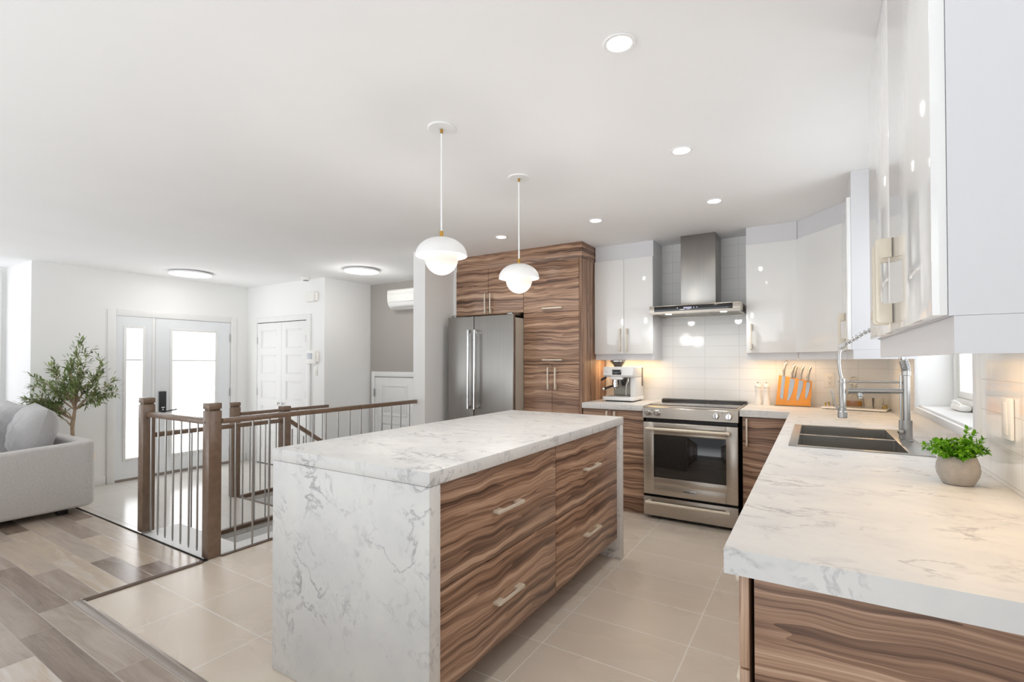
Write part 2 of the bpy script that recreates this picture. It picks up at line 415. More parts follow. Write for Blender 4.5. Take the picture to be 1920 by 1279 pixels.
_wl = MB().box(-8.25, -8.15, -1.2, .05, -.2, ZC).box(-8.25, -8.15, 1.72, 1.9, -.2, ZC).box(-8.25, -8.15, .05, 1.72, -.2, .30).box(-8.25, -8.15, .05, 1.72, 2.37, ZC)
struct('wall_living', _wl, 'wall')
# stairwell shell
struct('wall_stairwell', MB().box(-4.50, -4.42, 1.70, 2.97, -1.4, -.245).box(-4.50, -4.42, 2.97, 4.93, -1.4, -.235), 'wall')
struct('wall_stairwell_near', MB().box(-3.60, -3.425, 1.70, 4.93, -1.4, -.008), 'trim')
struct('wall_stairwell_front', MB().box(-4.42, -3.60, 1.70, 1.98, -1.4, -.008), 'trim')
struct('floor_stairwell', MB().box(-4.50, -3.42, 1.7, 4.93, -1.5, -1.4), 'tile_entry')
_st = MB()
for k in range(4):
    y0 = 2.985 + .26 * k
    _st.box(-5.375, -4.505, y0, y0 + .27, -1.1, ZE - .18 * (k + 1) - .03)
struct('floor_stair_risers', _st, 'trim')
for k in range(4):
    y0 = 2.985 + .26 * k
    struct('floor_stair_tread', MB().box(-5.375, -4.505, y0 - .012 * (k > 0), y0 + .262, ZE - .18 * (k + 1) - .03, ZE - .18 * (k + 1), .004), 'nosing')
struct('floor_landing', MB().box(-5.46, -4.505, 4.03, 4.925, -1.0, -.905), 'tile_entry')
struct('wall_stair_side', MB().box(-5.465, -5.385, 2.985, 4.15, -1.1, -.245), 'wall')
# nosings and floor strips
struct('trim_1', MB().box(-3.46, -3.41, 1.665, 1.70, .0, .006, .002).box(-8.15, -3.46, 1.680, 1.693, -.02, .005, .002), 'gap')
struct('trim_2', MB().box(-3.442, -3.402, 1.785, 3.675, -.03, .007, .003), 'nosing')
struct('trim_3', MB().prism([(-3.444, 0), (-3.396, 0), (-3.40, .007), (-3.42, .011), (-3.44, .006)], 'y', 1.03, 1.664), 'nosing')
struct('trim_4', MB().prism([(1.012, 0), (1.062, 0), (1.056, .008), (1.037, .012), (1.017, .005)], 'x', -3.444, -1.2), 'strip')
struct('trim_5', MB().box(-4.435, -4.385, 2.03, 2.865, ZE - .03, ZE + .004, .004), 'nosing')
struct('trim_6', MB().box(-5.405, -5.365, 3.02, 4.145, ZE - .035, ZE + .004, .004).box(-5.365, -4.50, 2.955, 2.99, ZE - .035, ZE + .004, .004), 'nosing')
# baseboards
struct('baseboard_entry', MB().box(EX, EX + .014, 1.762, 2.432, ZE, ZE + .105, .003).box(EX, EX + .014, 3.98, 4.136, ZE, ZE + .105, .003), 'trim')
struct('baseboard_closet', MB().box(EX + .016, -7.02, 4.136, 4.149, ZE, ZE + .105, .003).box(-5.73, -5.466, 4.136, 4.149, ZE, ZE + .105, .003), 'trim')
struct('baseboard_living', MB().box(-8.149, EX, 1.746, 1.759, 0, .1, .003), 'trim')

def frame_x(mb, x0, x1, y0, y1, z0, z1, t, bev=.003):
    mb.box(x0, x1, y0, y0 + t, z0, z1, bev).box(x0, x1, y1 - t, y1, z0, z1, bev).box(x0, x1, y0 + t, y1 - t, z1 - t, z1, bev).box(x0, x1, y0 + t, y1 - t, z0, z0 + t, bev)
    return mb
def frame_y(mb, y0, y1, x0, x1, z0, z1, t, bev=.003):
    mb.box(x0, x0 + t, y0, y1, z0, z1, bev).box(x1 - t, x1, y0, y1, z0, z1, bev).box(x0 + t, x1 - t, y0, y1, z1 - t, z1, bev).box(x0 + t, x1 - t, y0, y1, z0, z0 + t, bev)
    return mb

# front door with a sidelight (door_1)
d1 = bpy.data.objects.new('door_1', None); COL.objects.link(d1); d1['kind'] = 'structure'; d1.location = (EX, 3.2, ZE); ROOT['door_1'] = Vector(d1.location)
E0 = EX + .001
MB().box(E0, E0 + .022, 2.437, 2.517, ZE, 1.958, .004).box(E0, E0 + .022, 3.892, 3.976, ZE, 1.958, .004).box(E0, E0 + .022, 2.517, 3.892, 1.878, 1.958, .004).build('casing', 'trim', d1)
MB().box(E0, E0 + .012, 2.517, 3.892, ZE, ZE + .03, .003).build('threshold', 'strip', d1)
_s = MB().box(E0, E0 + .012, 2.519, 2.626, ZE + .03, 1.877).box(E0, E0 + .012, 2.796, 2.898, ZE + .03, 1.877).box(E0, E0 + .012, 2.626, 2.796, 1.73, 1.877).box(E0, E0 + .012, 2.626, 2.796, ZE + .03, .117)
sl = _s.build('sidelight', 'door_paint', d1)
frame_x(MB(), E0 + .012, E0 + .022, 2.594, 2.826, .085, 1.762, .032, .004).build('glazing_bead', 'trim', sl)
MB().box(E0, E0 + .006, 2.626, 2.796, .117, 1.73).build('pane', 'daypane', sl)
MB().box(E0 + .006, E0 + .016, 2.626, 2.796, 1.326, 1.346, .002).build('muntin', 'trim', sl)
MB().box(E0, E0 + .018, 2.899, 2.934, ZE + .03, 1.877, .003).build('mullion', 'trim', d1)
_s = MB().box(E0, E0 + .013, 2.938, 3.136, ZE + .035, 1.872).box(E0, E0 + .013, 3.672, 3.886, ZE + .035, 1.872).box(E0, E0 + .013, 3.136, 3.672, 1.717, 1.872).box(E0, E0 + .013, 3.136, 3.672, ZE + .035, .10)
ds = _s.build('slab', 'door_paint', d1)
frame_x(MB(), E0 + .013, E0 + .024, 3.102, 3.706, .066, 1.751, .034, .004).build('glazing_bead', 'trim', ds)
MB().box(E0, E0 + .006, 3.136, 3.672, .10, 1.717).build('pane', 'daypane', ds)
MB().box(E0 + .006, E0 + .016, 3.136, 3.672, 1.316, 1.338, .002).build('muntin', 'trim', ds)
note(MB().box(E0 + .013, E0 + .036, 2.978, 3.062, .65, .926, .008).build('lock_plate', 'lockblack', ds), 'black keypad lock plate')
MB().box(E0 + .036, E0 + .039, 3.002, 3.040, .712, .724).lathe([(0, 0), (.009, 0), (.009, .004), (0, .004)], (E0 + .036, 3.02, .69), 16, 'x').build('lock_button', 'white_plastic', ds)
MB().tube([(E0 + .036, 3.05, .668), (E0 + .075, 3.05, .668), (E0 + .08, 3.06, .67), (E0 + .08, 3.165, .685)], .009, 10).build('lever', 'lockblack', ds)
for hz in (.87, 1.655, .05):
    MB().box(E0 + .013, E0 + .026, 3.878, 3.895, hz - .055, hz + .055, .003).build('hinge', 'satin_steel', ds)

# closet double door (door_2)
d2 = bpy.data.objects.new('door_2', None); COL.objects.link(d2); d2['kind'] = 'structure'; d2.location = (-6.39, 4.15, ZE); ROOT['door_2'] = Vector(d2.location)
Y0 = 4.149
MB().box(-7.015, -6.968, Y0 - .02, Y0, ZE, 1.955, .003).box(-5.822, -5.737, Y0 - .02, Y0, ZE, 1.955, .003).box(-6.968, -5.822, Y0 - .02, Y0, 1.878, 1.955, .003).build('casing', 'trim', d2)
MB().box(-6.966, -5.824, Y0 - .003, Y0, ZE, 1.877).build('shadow_gap', 'gap', d2)
for x0, x1, p0, p1, kx, hx in ((-6.964, -6.378, -6.866, -6.493, -6.43, -6.962), (-6.374, -5.826, -6.275, -5.915, -6.325, -5.828)):
    rails = [(1.765, 1.868), (1.407, 1.505), (1.042, 1.145), (.68, .78), (.31, .42), (ZE + .012, .05)]
    lf = MB().box(x0, p0, Y0 - .014, Y0 - .003, ZE + .012, 1.868).box(p1, x1, Y0 - .014, Y0 - .003, ZE + .012, 1.868)
    for a, b in rails: lf.box(p0, p1, Y0 - .014, Y0 - .003, a, b)
    leaf = lf.build('leaf', 'trim', d2)
    for (b0, _), (_, a1) in zip(rails, rails[1:]):
        frame_y(MB(), Y0 - .011, Y0 - .0045, p0, p1, a1, b0, .02, .004).box(p0 + .02, p1 - .02, Y0 - .006, Y0 - .0045, a1 + .02, b0 - .02).build('panel', 'trim', leaf)
    MB().lathe([(0, 0), (.007, 0), (.007, -.02), (.016, -.026), (.017, -.034), (.012, -.04), (0, -.041)], (kx, Y0 - .014, .725), 18, 'y').build('knob', 'satin_steel', leaf)
    for hz in (1.62, .87):
        MB().box(hx - .008, hx + .008, Y0 - .019, Y0 - .012, hz - .05, hz + .05, .002).build('hinge', 'satin_steel', leaf)

# landing door below the stairs (door_3)
d3 = bpy.data.objects.new('door_3', None); COL.objects.link(d3); d3['kind'] = 'structure'; d3.location = (-4.97, 4.93, -.905); ROOT['door_3'] = Vector(d3.location)
Y1 = 4.929
MB().box(-5.42, -5.362, Y1 - .02, Y1, -.905, 1.17, .003).box(-4.60, -4.53, Y1 - .02, Y1, -.905, 1.17, .003).box(-5.362, -4.60, Y1 - .02, Y1, 1.10, 1.17, .003).build('casing', 'trim', d3)
leaf = MB().box(-5.358, -4.604, Y1 - .008, Y1, -.9, 1.09, .002).build('leaf', 'trim', d3)
for a, b in ((.55, .985), (.02, .46), (-.75, -.08)):
    frame_y(MB(), Y1 - .016, Y1 - .008, -5.225, -4.735, a, b, .022, .004).box(-5.18, -4.78, Y1 - .012, Y1 - .008, a + .05, b - .05, .003).build('panel', 'trim', leaf)
for hz in (.87, -.1): MB().box(-5.372, -5.352, Y1 - .028, Y1 - .012, hz - .055, hz + .055, .003).build('hinge', 'satin_steel', leaf)

# sink window (window_1)
w1 = bpy.data.objects.new('window_1', None); COL.objects.link(w1); w1['kind'] = 'structure'; w1.location = (.55, 2.89, 1.06); ROOT['window_1'] = Vector(w1.location)
MB().box(WX - .012, WX + .0079, 2.255, 2.305, 1.03, 2.17, .003).box(WX - .012, WX + .0079, 3.475, 3.52, 1.03, 2.17, .003).box(WX - .012, WX + .0079, 2.305, 3.475, 1.03, 1.062, .003).box(WX - .012, WX + .0079, 2.305, 3.475, 2.115, 2.17, .003).build('casing', 'trim', w1)
MB().box(WX + .008, .688, 2.302, 3.478, 1.061, 1.07).build('window_sill', 'trim', w1)
frame_x(MB(), .63, .68, 2.304, 3.476, 1.071, 2.118, .05, .004).box(.63, .68, 2.85, 2.91, 1.12, 2.07, .004).build('window_frame', 'white_plastic', w1)
for a, b in ((2.358, 2.846), (2.914, 3.422)):
    sash = frame_x(MB(), .64, .672, a, b, 1.125, 2.064, .032, .004).build('sash', 'white_plastic', w1)
    MB().box(.655, .659, a + .033, b - .033, 1.158, 2.031).build('pane', 'window_glass', sash)
MB().box(.58, .629, 3.10, 3.28, 1.072, 1.10, .01).tube([(.6, 3.13, 1.095), (.585, 3.14, 1.112), (.585, 3.21, 1.108)], .006, 8).lathe([(0, 0), (.01, .0), (.012, .012), (0, .016)], (.585, 3.21, 1.106), 12).build('crank', 'white_plastic', w1)
struct('sky_backing', MB().box(2.4, 2.5, -1.0, 8.0, -1, 4.5), 'outside')  # pale sheet added outside, standing in for grey sky behind the panes
# living-room window with a drawn blind (window_2)
w2 = bpy.data.objects.new('window_2', None); COL.objects.link(w2); w2['kind'] = 'structure'; w2.location = (-8.15, .9, .3); ROOT['window_2'] = Vector(w2.location)
frame_x(MB(), -8.2, -8.12, .052, 1.718, .302, 2.368, .05, .004).build('window_frame', 'trim', w2)
MB().box(-8.18, -8.17, .102, 1.668, .352, 2.318).build('blind', 'blindpane', w2)
MB().box(-8.165, -8.125, .102, 1.668, 2.25, 2.316, .01).build('blind_cassette', 'white_plastic', w2)

# ------------------------------------------------------------------ handles
def handle_profile(L, D=.033, bar=.0105, foot=.048, r=.009):
    """Bracket pull seen from its flat side: (along, out) outline."""
    h = L / 2
    def arc(cx, cy, rr, a0, a1, n=4): return [(cx + rr * math.cos(R(a0 + (a1 - a0) * i / n)), cy + rr * math.sin(R(a0 + (a1 - a0) * i / n))) for i in range(n + 1)]
    p = [(-h, 0)] + arc(-h + r, D - r, r, 180, 90) + arc(h - r, D - r, r, 90, 0) + [(h, 0), (h - foot, 0)]
    p += arc(h - foot - .008, D - bar - .008, .008, 0, 90)[0:] + arc(-h + foot + .008, D - bar - .008, .008, 90, 180) + [(-h + foot, 0)]
    return p
def pull(parent, mode, u, v, face, L=.21, T=.012, mat='nickel'):
    """mode: fx level on an x-facing front (+x), fy level on a y-facing (-y) front, vy upright on -y front, vx upright on -x front."""
    p = handle_profile(L); mb = MB()
    if mode == 'fx': mb.prism([(face + o, u + a) for a, o in p], 'z', v - T / 2, v + T / 2, .0015)
    elif mode == 'fy': mb.prism([(u + a, face - o) for a, o in p], 'z', v - T / 2, v + T / 2, .0015)
    elif mode == 'vy': mb.prism([(face - o, v + a) for a, o in p], 'x', u - T / 2, u + T / 2, .0015)
    elif mode == 'vx': mb.prism([(face - o, v + a) for a, o in p], 'y', u - T / 2, u + T / 2, .0015)
    return mb.build('handle', mat, parent)

# ------------------------------------------------------------------ island
t = thing('island_worktop', 'marble-patterned waterfall worktop standing in the middle of the kitchen, panels down both ends', 'worktop', (-1.543, 2.22, 0))
MB().box(-1.988, -1.099, 1.249, 3.20, .8905, .94, .0025).build('slab', 'marble', t)
MB().box(-1.986, -1.101, 1.251, 1.309, 0.001, .889, .0025).build('end_panel', 'marble', t)
MB().box(-1.986, -1.101, 3.139, 3.198, 0.001, .889, .0025).build('end_panel', 'marble', t)
def drawer_unit(y0, y1, label):
    u = thing('drawer_cabinet', label, 'cabinet', (-1.5, (y0 + y1) / 2, 0), 'island drawer cabinets')
    MB().box(-1.96, -1.146, y0 + .001, y1 - .001, .135, .884).build('body', 'wood', u)
    MB().box(-1.90, -1.31, y0 + .001, y1 - .001, 0.001, .134).build('toe_kick', 'wood2', u)
    for z0, z1 in ((.512, .882), (.142, .508)):
        d = MB().box(-1.145, -1.124, y0 + .002, y1 - .002, z0, z1, .0012).build('drawer', 'wood', u)
        pull(d, 'fx', (y0 + y1) / 2 - .002, (z0 + z1) / 2, -1.1238)
    return u
drawer_unit(1.310, 2.236, 'striped walnut two-drawer cabinet at the island end nearer the camera')
drawer_unit(2.237, 3.138, 'striped walnut two-drawer cabinet at the island end nearer the oven')

# ------------------------------------------------------------------ worktops
t = thing('corner_worktop', 'marble-patterned L-shaped worktop with the sink let into it, under the window', 'worktop', (.16, 2.9, .89))
_p = [(-.158, 1.059), (WX - .001, 1.059), (WX - .001, WY - .001), (-.4945, WY - .001), (-.4945, 4.108), (-.158, 4.108)]
mb = MB()
for a in ((-.158, WX - .001, 1.059, 2.482), (-.158, -.095, 2.482, 3.324), (.393, WX - .001, 2.482, 3.324), (-.158, WX - .001, 3.324, WY - .001), (-.4945, -.158, 4.108, WY - .001)):
    x0, x1, y0, y1 = a
    for z, s in ((.94, 1), (.89, -1)):
        q = [(x0, y0, z), (x1, y0, z), (x1, y1, z), (x0, y1, z)]
        mb.quad(*(q if s > 0 else q[::-1]))
for (ax, ay), (bx, by) in zip(_p, _p[1:] + _p[:1]): mb.quad((ax, ay, .89), (bx, by, .89), (bx, by, .94), (ax, ay, .94))
_h = [(-.095, 2.482), (-.095, 3.324), (.393, 3.324), (.393, 2.482)]
for (ax, ay), (bx, by) in zip(_h, _h[1:] + _h[:1]): mb.quad((ax, ay, .89), (bx, by, .89), (bx, by, .94), (ax, ay, .94))
bmesh.ops.remove_doubles(mb.bm, verts=mb.bm.verts, dist=1e-5)
top = mb.build('slab', 'marble', t)
t = thing('short_worktop', 'short marble-patterned worktop carrying the espresso machine', 'worktop', (-1.52, 4.43, .89))
MB().box(-1.8015, -1.2405, 4.108, WY - .001, .89, .94, .0025).build('slab', 'marble', t)

# ------------------------------------------------------------------ base cabinets
def base_front_y(name, label, x0, x1, doors, yf=4.132, hz=.77, hmode=None):
    u = thing(name, label, 'cabinet', ((x0 + x1) / 2, 4.45, 0), 'base cabinets on the oven wall')
    MB().box(x0 + .001, x1 - .001, yf + .02, WY - .002, .10, .888).build('body', 'wood', u)
    MB().box(x0 + .001, x1 - .001, yf + .06, yf + .075, .001, .099).build('toe_kick', 'wood2', u)
    for a, b, hx in doors:
        d = MB().box(a + .0015, b - .0015, yf, yf + .019, .104, .883, .0012).build('door', 'wood', u)
        pull(d, 'vy', hx, hz, yf)
    return u
base_front_y('base_cabinet', 'striped walnut two-door base cabinet below the espresso machine', -1.80, -1.242, [(-1.80, -1.53, -1.565), (-1.53, -1.242, -1.495)])
base_front_y('base_cabinet', 'narrow striped walnut one-door base cabinet beside the oven, under the pepper mills', -.478, -.16, [(-.478, -.16, -.445)])
def run_unit(y0, y1, label, fronts, side=False):
    u = thing('sink_run_cabinet', label, 'cabinet', (.15, (y0 + y1) / 2, 0), 'base cabinets under the window worktop')
    MB().box(-.107, .47, y0, y1, .10, .888 if not (y1 > 2.45 and y0 < 3.35) else .70).build('body', 'wood2', u)
    MB().box(-.06, .47, y0 + .002, y1 - .002, .001, .099).build('toe_kick', 'wood2', u)
    for k, (a, b, z0, z1, hm) in enumerate(fronts):
        d = MB().box(-.135, -.1165, a + .0015, b - .0015, z0, z1, .0012).build('door' if z1 - z0 > .5 else 'drawer', 'woodv' if z1 - z0 > .5 else 'woodv', u)
        if hm == 'v': pull(d, 'vx', b - .05, .77, -.135)
        else:
            p = handle_profile(.21)
            MB().prism([(-.135 - o, (a + b) / 2 + q) for q, o in p], 'z', (z0 + z1) / 2 - .006, (z0 + z1) / 2 + .006, .0015).build('handle', 'nickel', d)
    return u
run_unit(1.095, 1.70, 'striped walnut drawer cabinet at the open end of the window worktop', [(1.095, 1.70, .692, .884, 'h'), (1.095, 1.70, .402, .688, 'h'), (1.095, 1.70, .108, .398, 'h')])
run_unit(1.701, 2.40, 'striped walnut drawer cabinet beneath the small potted plant', [(1.701, 2.40, .692, .884, 'h'), (1.701, 2.40, .402, .688, 'h'), (1.701, 2.40, .108, .398, 'h')])
run_unit(2.401, 3.40, 'striped walnut two-door cabinet beneath the sink', [(2.401, 2.90, .108, .884, 'v'), (2.90, 3.40, .108, .884, 'v')])
run_unit(3.401, 4.10, 'striped walnut one-door cabinet between the sink and the corner', [(3.401, 4.10, .108, .884, 'v')])

# ------------------------------------------------------------------ tall units
t = thing('fridge_top_cabinet', 'striped walnut cabinet with two upright handles above the fridge', 'cabinet', (-2.845, 4.45, 1.79))
MB().box(-3.26, -2.427, 4.152, WY - .002, 1.795, 2.268).build('body', 'wood', t)
for a, b, hx in ((-3.26, -2.846, -2.872), (-2.844, -2.427, -2.808)):
    d = MB().box(a + .001, b - .001, 4.130, 4.150, 1.797, 2.268, .0012).build('door', 'wood', t)
    pull(d, 'vy', hx, 1.905, 4.130)
t = thing('pantry_cabinet', 'tall striped walnut pantry cabinet between the fridge and the espresso worktop', 'cabinet', (-2.12, 4.45, 0))
MB().box(-2.425, -1.836, 4.152, WY - .002, .10, 2.268).build('body', 'wood', t)
MB().box(-2.425, -1.836, 4.20, 4.215, .001, .099).build('toe_kick', 'wood2', t)
note(MB().box(-1.834, -1.8135, 4.130, WY - .002, .001, 2.268, .001).build('side_panel', 'woodv', t), 'side panel with upright grain')
for z0, z1, hz in ((1.782, 2.268, 1.817), (1.286, 1.778, 1.327)):
    d = MB().box(-2.424, -1.837, 4.130, 4.150, z0, z1, .0012).build('flap_door', 'wood', t)
    pull(d, 'fy', -2.105, hz, 4.130)
for a, b, hx in ((-2.424, -2.115, -2.148), (-2.113, -1.837, -2.07)):
    d = MB().box(a + .0005, b - .0005, 4.130, 4.150, .104, 1.282, .0012).build('door', 'wood', t)
    pull(d, 'vy', hx, 1.15, 4.130)
t = thing('top_filler_panel', 'striped walnut panel closing the gap between the tall cabinets and the ceiling', 'panel', (-2.54, 4.45, 2.27))
MB().box(-3.262, -1.8125, 4.147, WY - .002, 2.2695, ZC - .001, .001).build('board', 'wood2', t)

# ------------------------------------------------------------------ white wall cupboards
ZB, ZT, ZV = 1.38, 2.27, 1.325
def upper_y(label, x0, x1, doors, yf=4.43, zb=ZB):
    u = thing('wall_cupboard', label, 'cupboard', ((x0 + x1) / 2, 4.6, zb), 'white wall cupboards')
    MB().box(x0 + .001, x1 - .001, yf + .0205, WY - .002, zb, ZT).build('body', 'satin', u)
    MB().box(x0 + .001, x1 - .001, yf + .028, yf + .046, ZV, zb - .0005).box(x1 - .018, x1 - .001, yf + .046, WY - .002, ZV, zb - .0005).build('valance', 'satin', u)
    MB().box(x0 + .001, x1 - .001, yf + .022, WY - .002, ZT + .0005, ZC - .001).build('filler', 'satin', u)
    for a, b, hx in doors:
        d = MB().box(a + .0012, b - .0012, yf, yf + .0195, zb + .001, ZT, .0015).build('door', 'gloss', u)
        pull(d, 'vy', hx, 1.512, yf)
    return u
upper_y('white gloss two-door wall cupboard above the espresso machine', -1.806, -1.243, [(-1.806, -1.516, -1.548), (-1.516, -1.243, -1.484)])
upper_y('white gloss one-door wall cupboard between the cooker hood and the angled corner', -.478, -.112, [(-.478, -.112, -.44)])
# diagonal corner cupboard
u = thing('corner_wall_cupboard', 'white gloss angled wall cupboard in the room corner above the knives', 'cupboard', (.25, 4.5, ZB))
A, B = Vector((-.1125, 4.4515)), Vector((.185, 4.082))
dn = Vector((-(B - A).y, (B - A).x)).normalized(); dn = -dn if dn.y > 0 else dn
def poly(off): return [tuple(A + dn * off), tuple(B + dn * off), (WX - .002, B.y), (WX - .002, WY - .002), (A.x, WY - .002)]
MB().prism(poly(-.001), 'z', ZB, ZT).build('body', 'satin', u)
MB().prism(poly(-.002), 'z', ZT + .0005, ZC - .001).build('filler', 'satin', u)
_a, _b, _c, _d = A - dn * .006, B - dn * .006, B - dn * .024, A - dn * .024
MB().prism([tuple(_a), tuple(_b), tuple(_c), tuple(_d)], 'z', ZV, ZB - .0005).build('valance', 'satin', u)
_e = (B - A).normalized() * .003
d = MB().prism([tuple(A + _e + dn * .0205), tuple(B - _e + dn * .0205), tuple(B - _e + dn * .0005), tuple(A + _e + dn * .0005)], 'z', ZB + .001, ZT, .0012).build('door', 'gloss', u)
def upper_x(label, y0, y1, hs, zb=ZB, near_panel=True, hz=1.512):
    u = thing('wall_cupboard', label, 'cupboard', (.33, (y0 + y1) / 2, zb), 'white wall cupboards')
    MB().box(.1835, WX - .002, y0, y1 - .001, zb, ZT).build('body', 'satin', u)
    MB().box(.190, .208, y0, y1 - .001, ZV, zb - .0005).box(.208, WX - .002, y0, y0 + .018, ZV, zb - .0005).build('valance', 'satin', u)
    MB().box(.185, WX - .002, y0 + .002, y1 - .001, ZT + .0005, ZC - .001).build('filler', 'satin', u)
    m = hs[2]
    for a, b, hy in ((y0, m, hs[0]), (m, y1, hs[1])):
        d = MB().box(.163, .183, a + .0012, b - .0012, zb + .001, ZT, .0015).build('door', 'gloss', u)
        pull(d, 'vx', hy, hz, .163)
    return u
upper_x('white gloss two-door wall cupboard between the sink window and the angled corner', 3.447, 4.08, (3.735, 3.79, 3.764))
upper_x('large white gloss two-door wall cupboard above the small potted plant', 1.037, 2.075, (1.515, 1.590, 1.553), zb=1.386)

# ------------------------------------------------------------------ fridge
t = thing('fridge', 'stainless steel french-door fridge with two long bar handles', 'fridge', (-2.82, 4.3, 0))
MB().box(-3.195, -2.428, 3.985, 4.72, .03, 1.735, .006).build('body', 'fridge_side', t)
MB().box(-3.16, -2.46, 4.05, 4.7, .001, .03).build('foot_rail', 'black', t)
MB().box(-3.19, -2.434, 3.9665, 3.9845, .06, 1.73).build('door_seal', 'gap', t)
for a, b in ((-3.205, -2.882), (-2.876, -2.418)):
    d = MB().box(a, b, 3.925, 3.966, .70, 1.762, .007, 3).build('door', 'steelv', t)
    hx = b - .045 if a < -3 else a + .045
    hx = -2.915 if a < -3 else -2.836
    mb = MB().tube([(hx, 3.873, .845), (hx, 3.873, 1.625)], .0125, 14)
    for z in (.862, 1.608): mb.box(hx - .013, hx + .013, 3.868, 3.9245, z - .017, z + .017, .004)
    mb.build('handle', 'chrome', d)
dr = MB().box(-3.205, -2.418, 3.925, 3.966, .07, .692, .007, 3).build('freezer_drawer', 'steelv', t)
MB().tube([(-3.1, 3.873, .60), (-2.53, 3.873, .60)], .0125, 14).box(-3.095, -3.06, 3.868, 3.9245, .587, .613, .004).box(-2.57, -2.535, 3.868, 3.9245, .587, .613, .004).build('handle', 'chrome', dr)
for x in (-3.15, -2.475): MB().box(x - .03, x + .03, 3.95, 4.12, 1.7625, 1.785, .006).build('hinge_cover', 'steelv', t)

# ------------------------------------------------------------------ oven range
t = thing('oven_range', 'stainless steel slide-in oven range with four knobs and a black oven window', 'oven', (-.87, 4.4, 0))
X0, X1, YF = -1.236, -.500, 4.092
MB().box(X0 + .012, X1 - .012, YF + .045, 4.72, .02, .885).build('body', 'black', t)
MB().box(X0 + .05, X1 - .05, YF + .08, 4.68, .001, .02).build('plinth', 'black', t)
MB().prism([(YF + .008, .835), (YF - .012, .842), (YF - .002, .925), (YF + .01, .934), (YF + .08, .934), (YF + .08, .835)], 'x', X0, X1, .002).build('control_panel', 'steel', t)
MB().box(X0 + .004, X1 - .004, YF + .0805, 4.735, .8855, .941, .002).build('cooktop_frame', 'steel', t)
MB().box(X0 + .02, X1 - .02, YF + .09, 4.66, .9412, .9455, .001).build('cooktop', 'cooktop', t)
for bx, by, br in ((-1.04, 4.28, .10), (-.70, 4.28, .09), (-1.04, 4.52, .075), (-.70, 4.52, .10)):
    MB().lathe([(br, 0), (br, .0004), (br - .004, .0004), (br - .004, 0)], (bx, by, .9456), 40).build('burner_ring', 'smoke', t)
MB().prism([(4.662, .9415), (4.668, .955), (4.682, .962), (4.742, .962), (4.742, .9415)], 'x', X0 + .006, X1 - .006, .003).build('rear_vent', 'black', t)
for k in range(3): MB().box(X0 + .08 + k * .21, X0 + .25 + k * .21, 4.69, 4.70, .9622, .9635).build('vent_slot', 'steel', t)
for kx in (-1.197, -1.118, -.660, -.566):
    kb = MB().lathe([(0, 0), (.026, 0), (.026, -.006), (.023, -.010), (.022, -.030), (.019, -.034), (0, -.034)], (kx, YF - .006, .886), 28, 'y').build('knob', 'chrome', t)
    MB().box(kx - .0035, kx + .0035, YF - .044, YF - .0405, .867, .905, .001).build('grip', 'satin_steel', kb)
for kx in (-1.158, -.613): MB().box(kx - .003, kx + .003, YF - .0075, YF - .0065, .903, .909).build('indicator', 'black', t)
dz0, dz1 = .207, .806
d = frame_y(MB(), YF, YF + .042, X0 + .004, X1 - .004, dz0, dz1, .085, .003).box(X0 + .08, X1 - .08, YF + .02, YF + .042, dz0 + .08, dz1 - .08).build('oven_door', 'steel', t)
for za, zb in ((dz0 + .075, dz0 + .145), (dz1 - .10, dz1 - .08)): MB().box(X0 + .075, X1 - .075, YF + .001, YF + .0195, za, zb, .001).build('window_surround', 'steel', d)
MB().box(X0 + .086, X1 - .086, YF + .009, YF + .0192, dz0 + .1455, dz1 - .1005, .001).build('oven_window', 'black_glass', d)
def bar_handle(p, z, x0, x1):
    mb = MB().tube([(x0, YF - .052, z), (x1, YF - .052, z)], .0125, 16)
    for x in (x0 + .022, x1 - .022): mb.box(x - .016, x + .016, YF - .056, YF - .0005, z - .012, z + .012, .004)
    return mb.build('handle', 'nickel', p)
bar_handle(d, .757, X0 + .035, X1 - .055)
pl = MB().box(-.918, -.808, YF - .004, YF - .0003, .243, .272, .001).build('name_plate', 'satin_steel', d)
cu = bpy.data.curves.new('brand_lettering', 'FONT'); cu.body = 'KitchenAid'; cu.size = .0195; cu.extrude = .0003; cu.align_x = 'CENTER'; cu.align_y = 'CENTER'
co = bpy.data.objects.new('tmp_lettering', cu); COL.objects.link(co)
me = bpy.data.meshes.new_from_object(co.evaluated_get(bpy.context.evaluated_depsgraph_get())); me.materials.clear(); me.materials.append(MT['black'])
bpy.data.objects.remove(co)
me.transform(Matrix.Translation(Vector((-.863, YF - .0045, .2575)) - ROOT[t.name]) @ Matrix.Rotation(R(90), 4, 'X'))
lo = bpy.data.objects.new('lettering', me); COL.objects.link(lo); lo.parent = pl
dw = MB().box(X0 + .004, X1 - .004, YF, YF + .042, .03, .187, .003).build('warming_drawer', 'steel', t)
bar_handle(dw, .150, X0 + .035, X1 - .055)

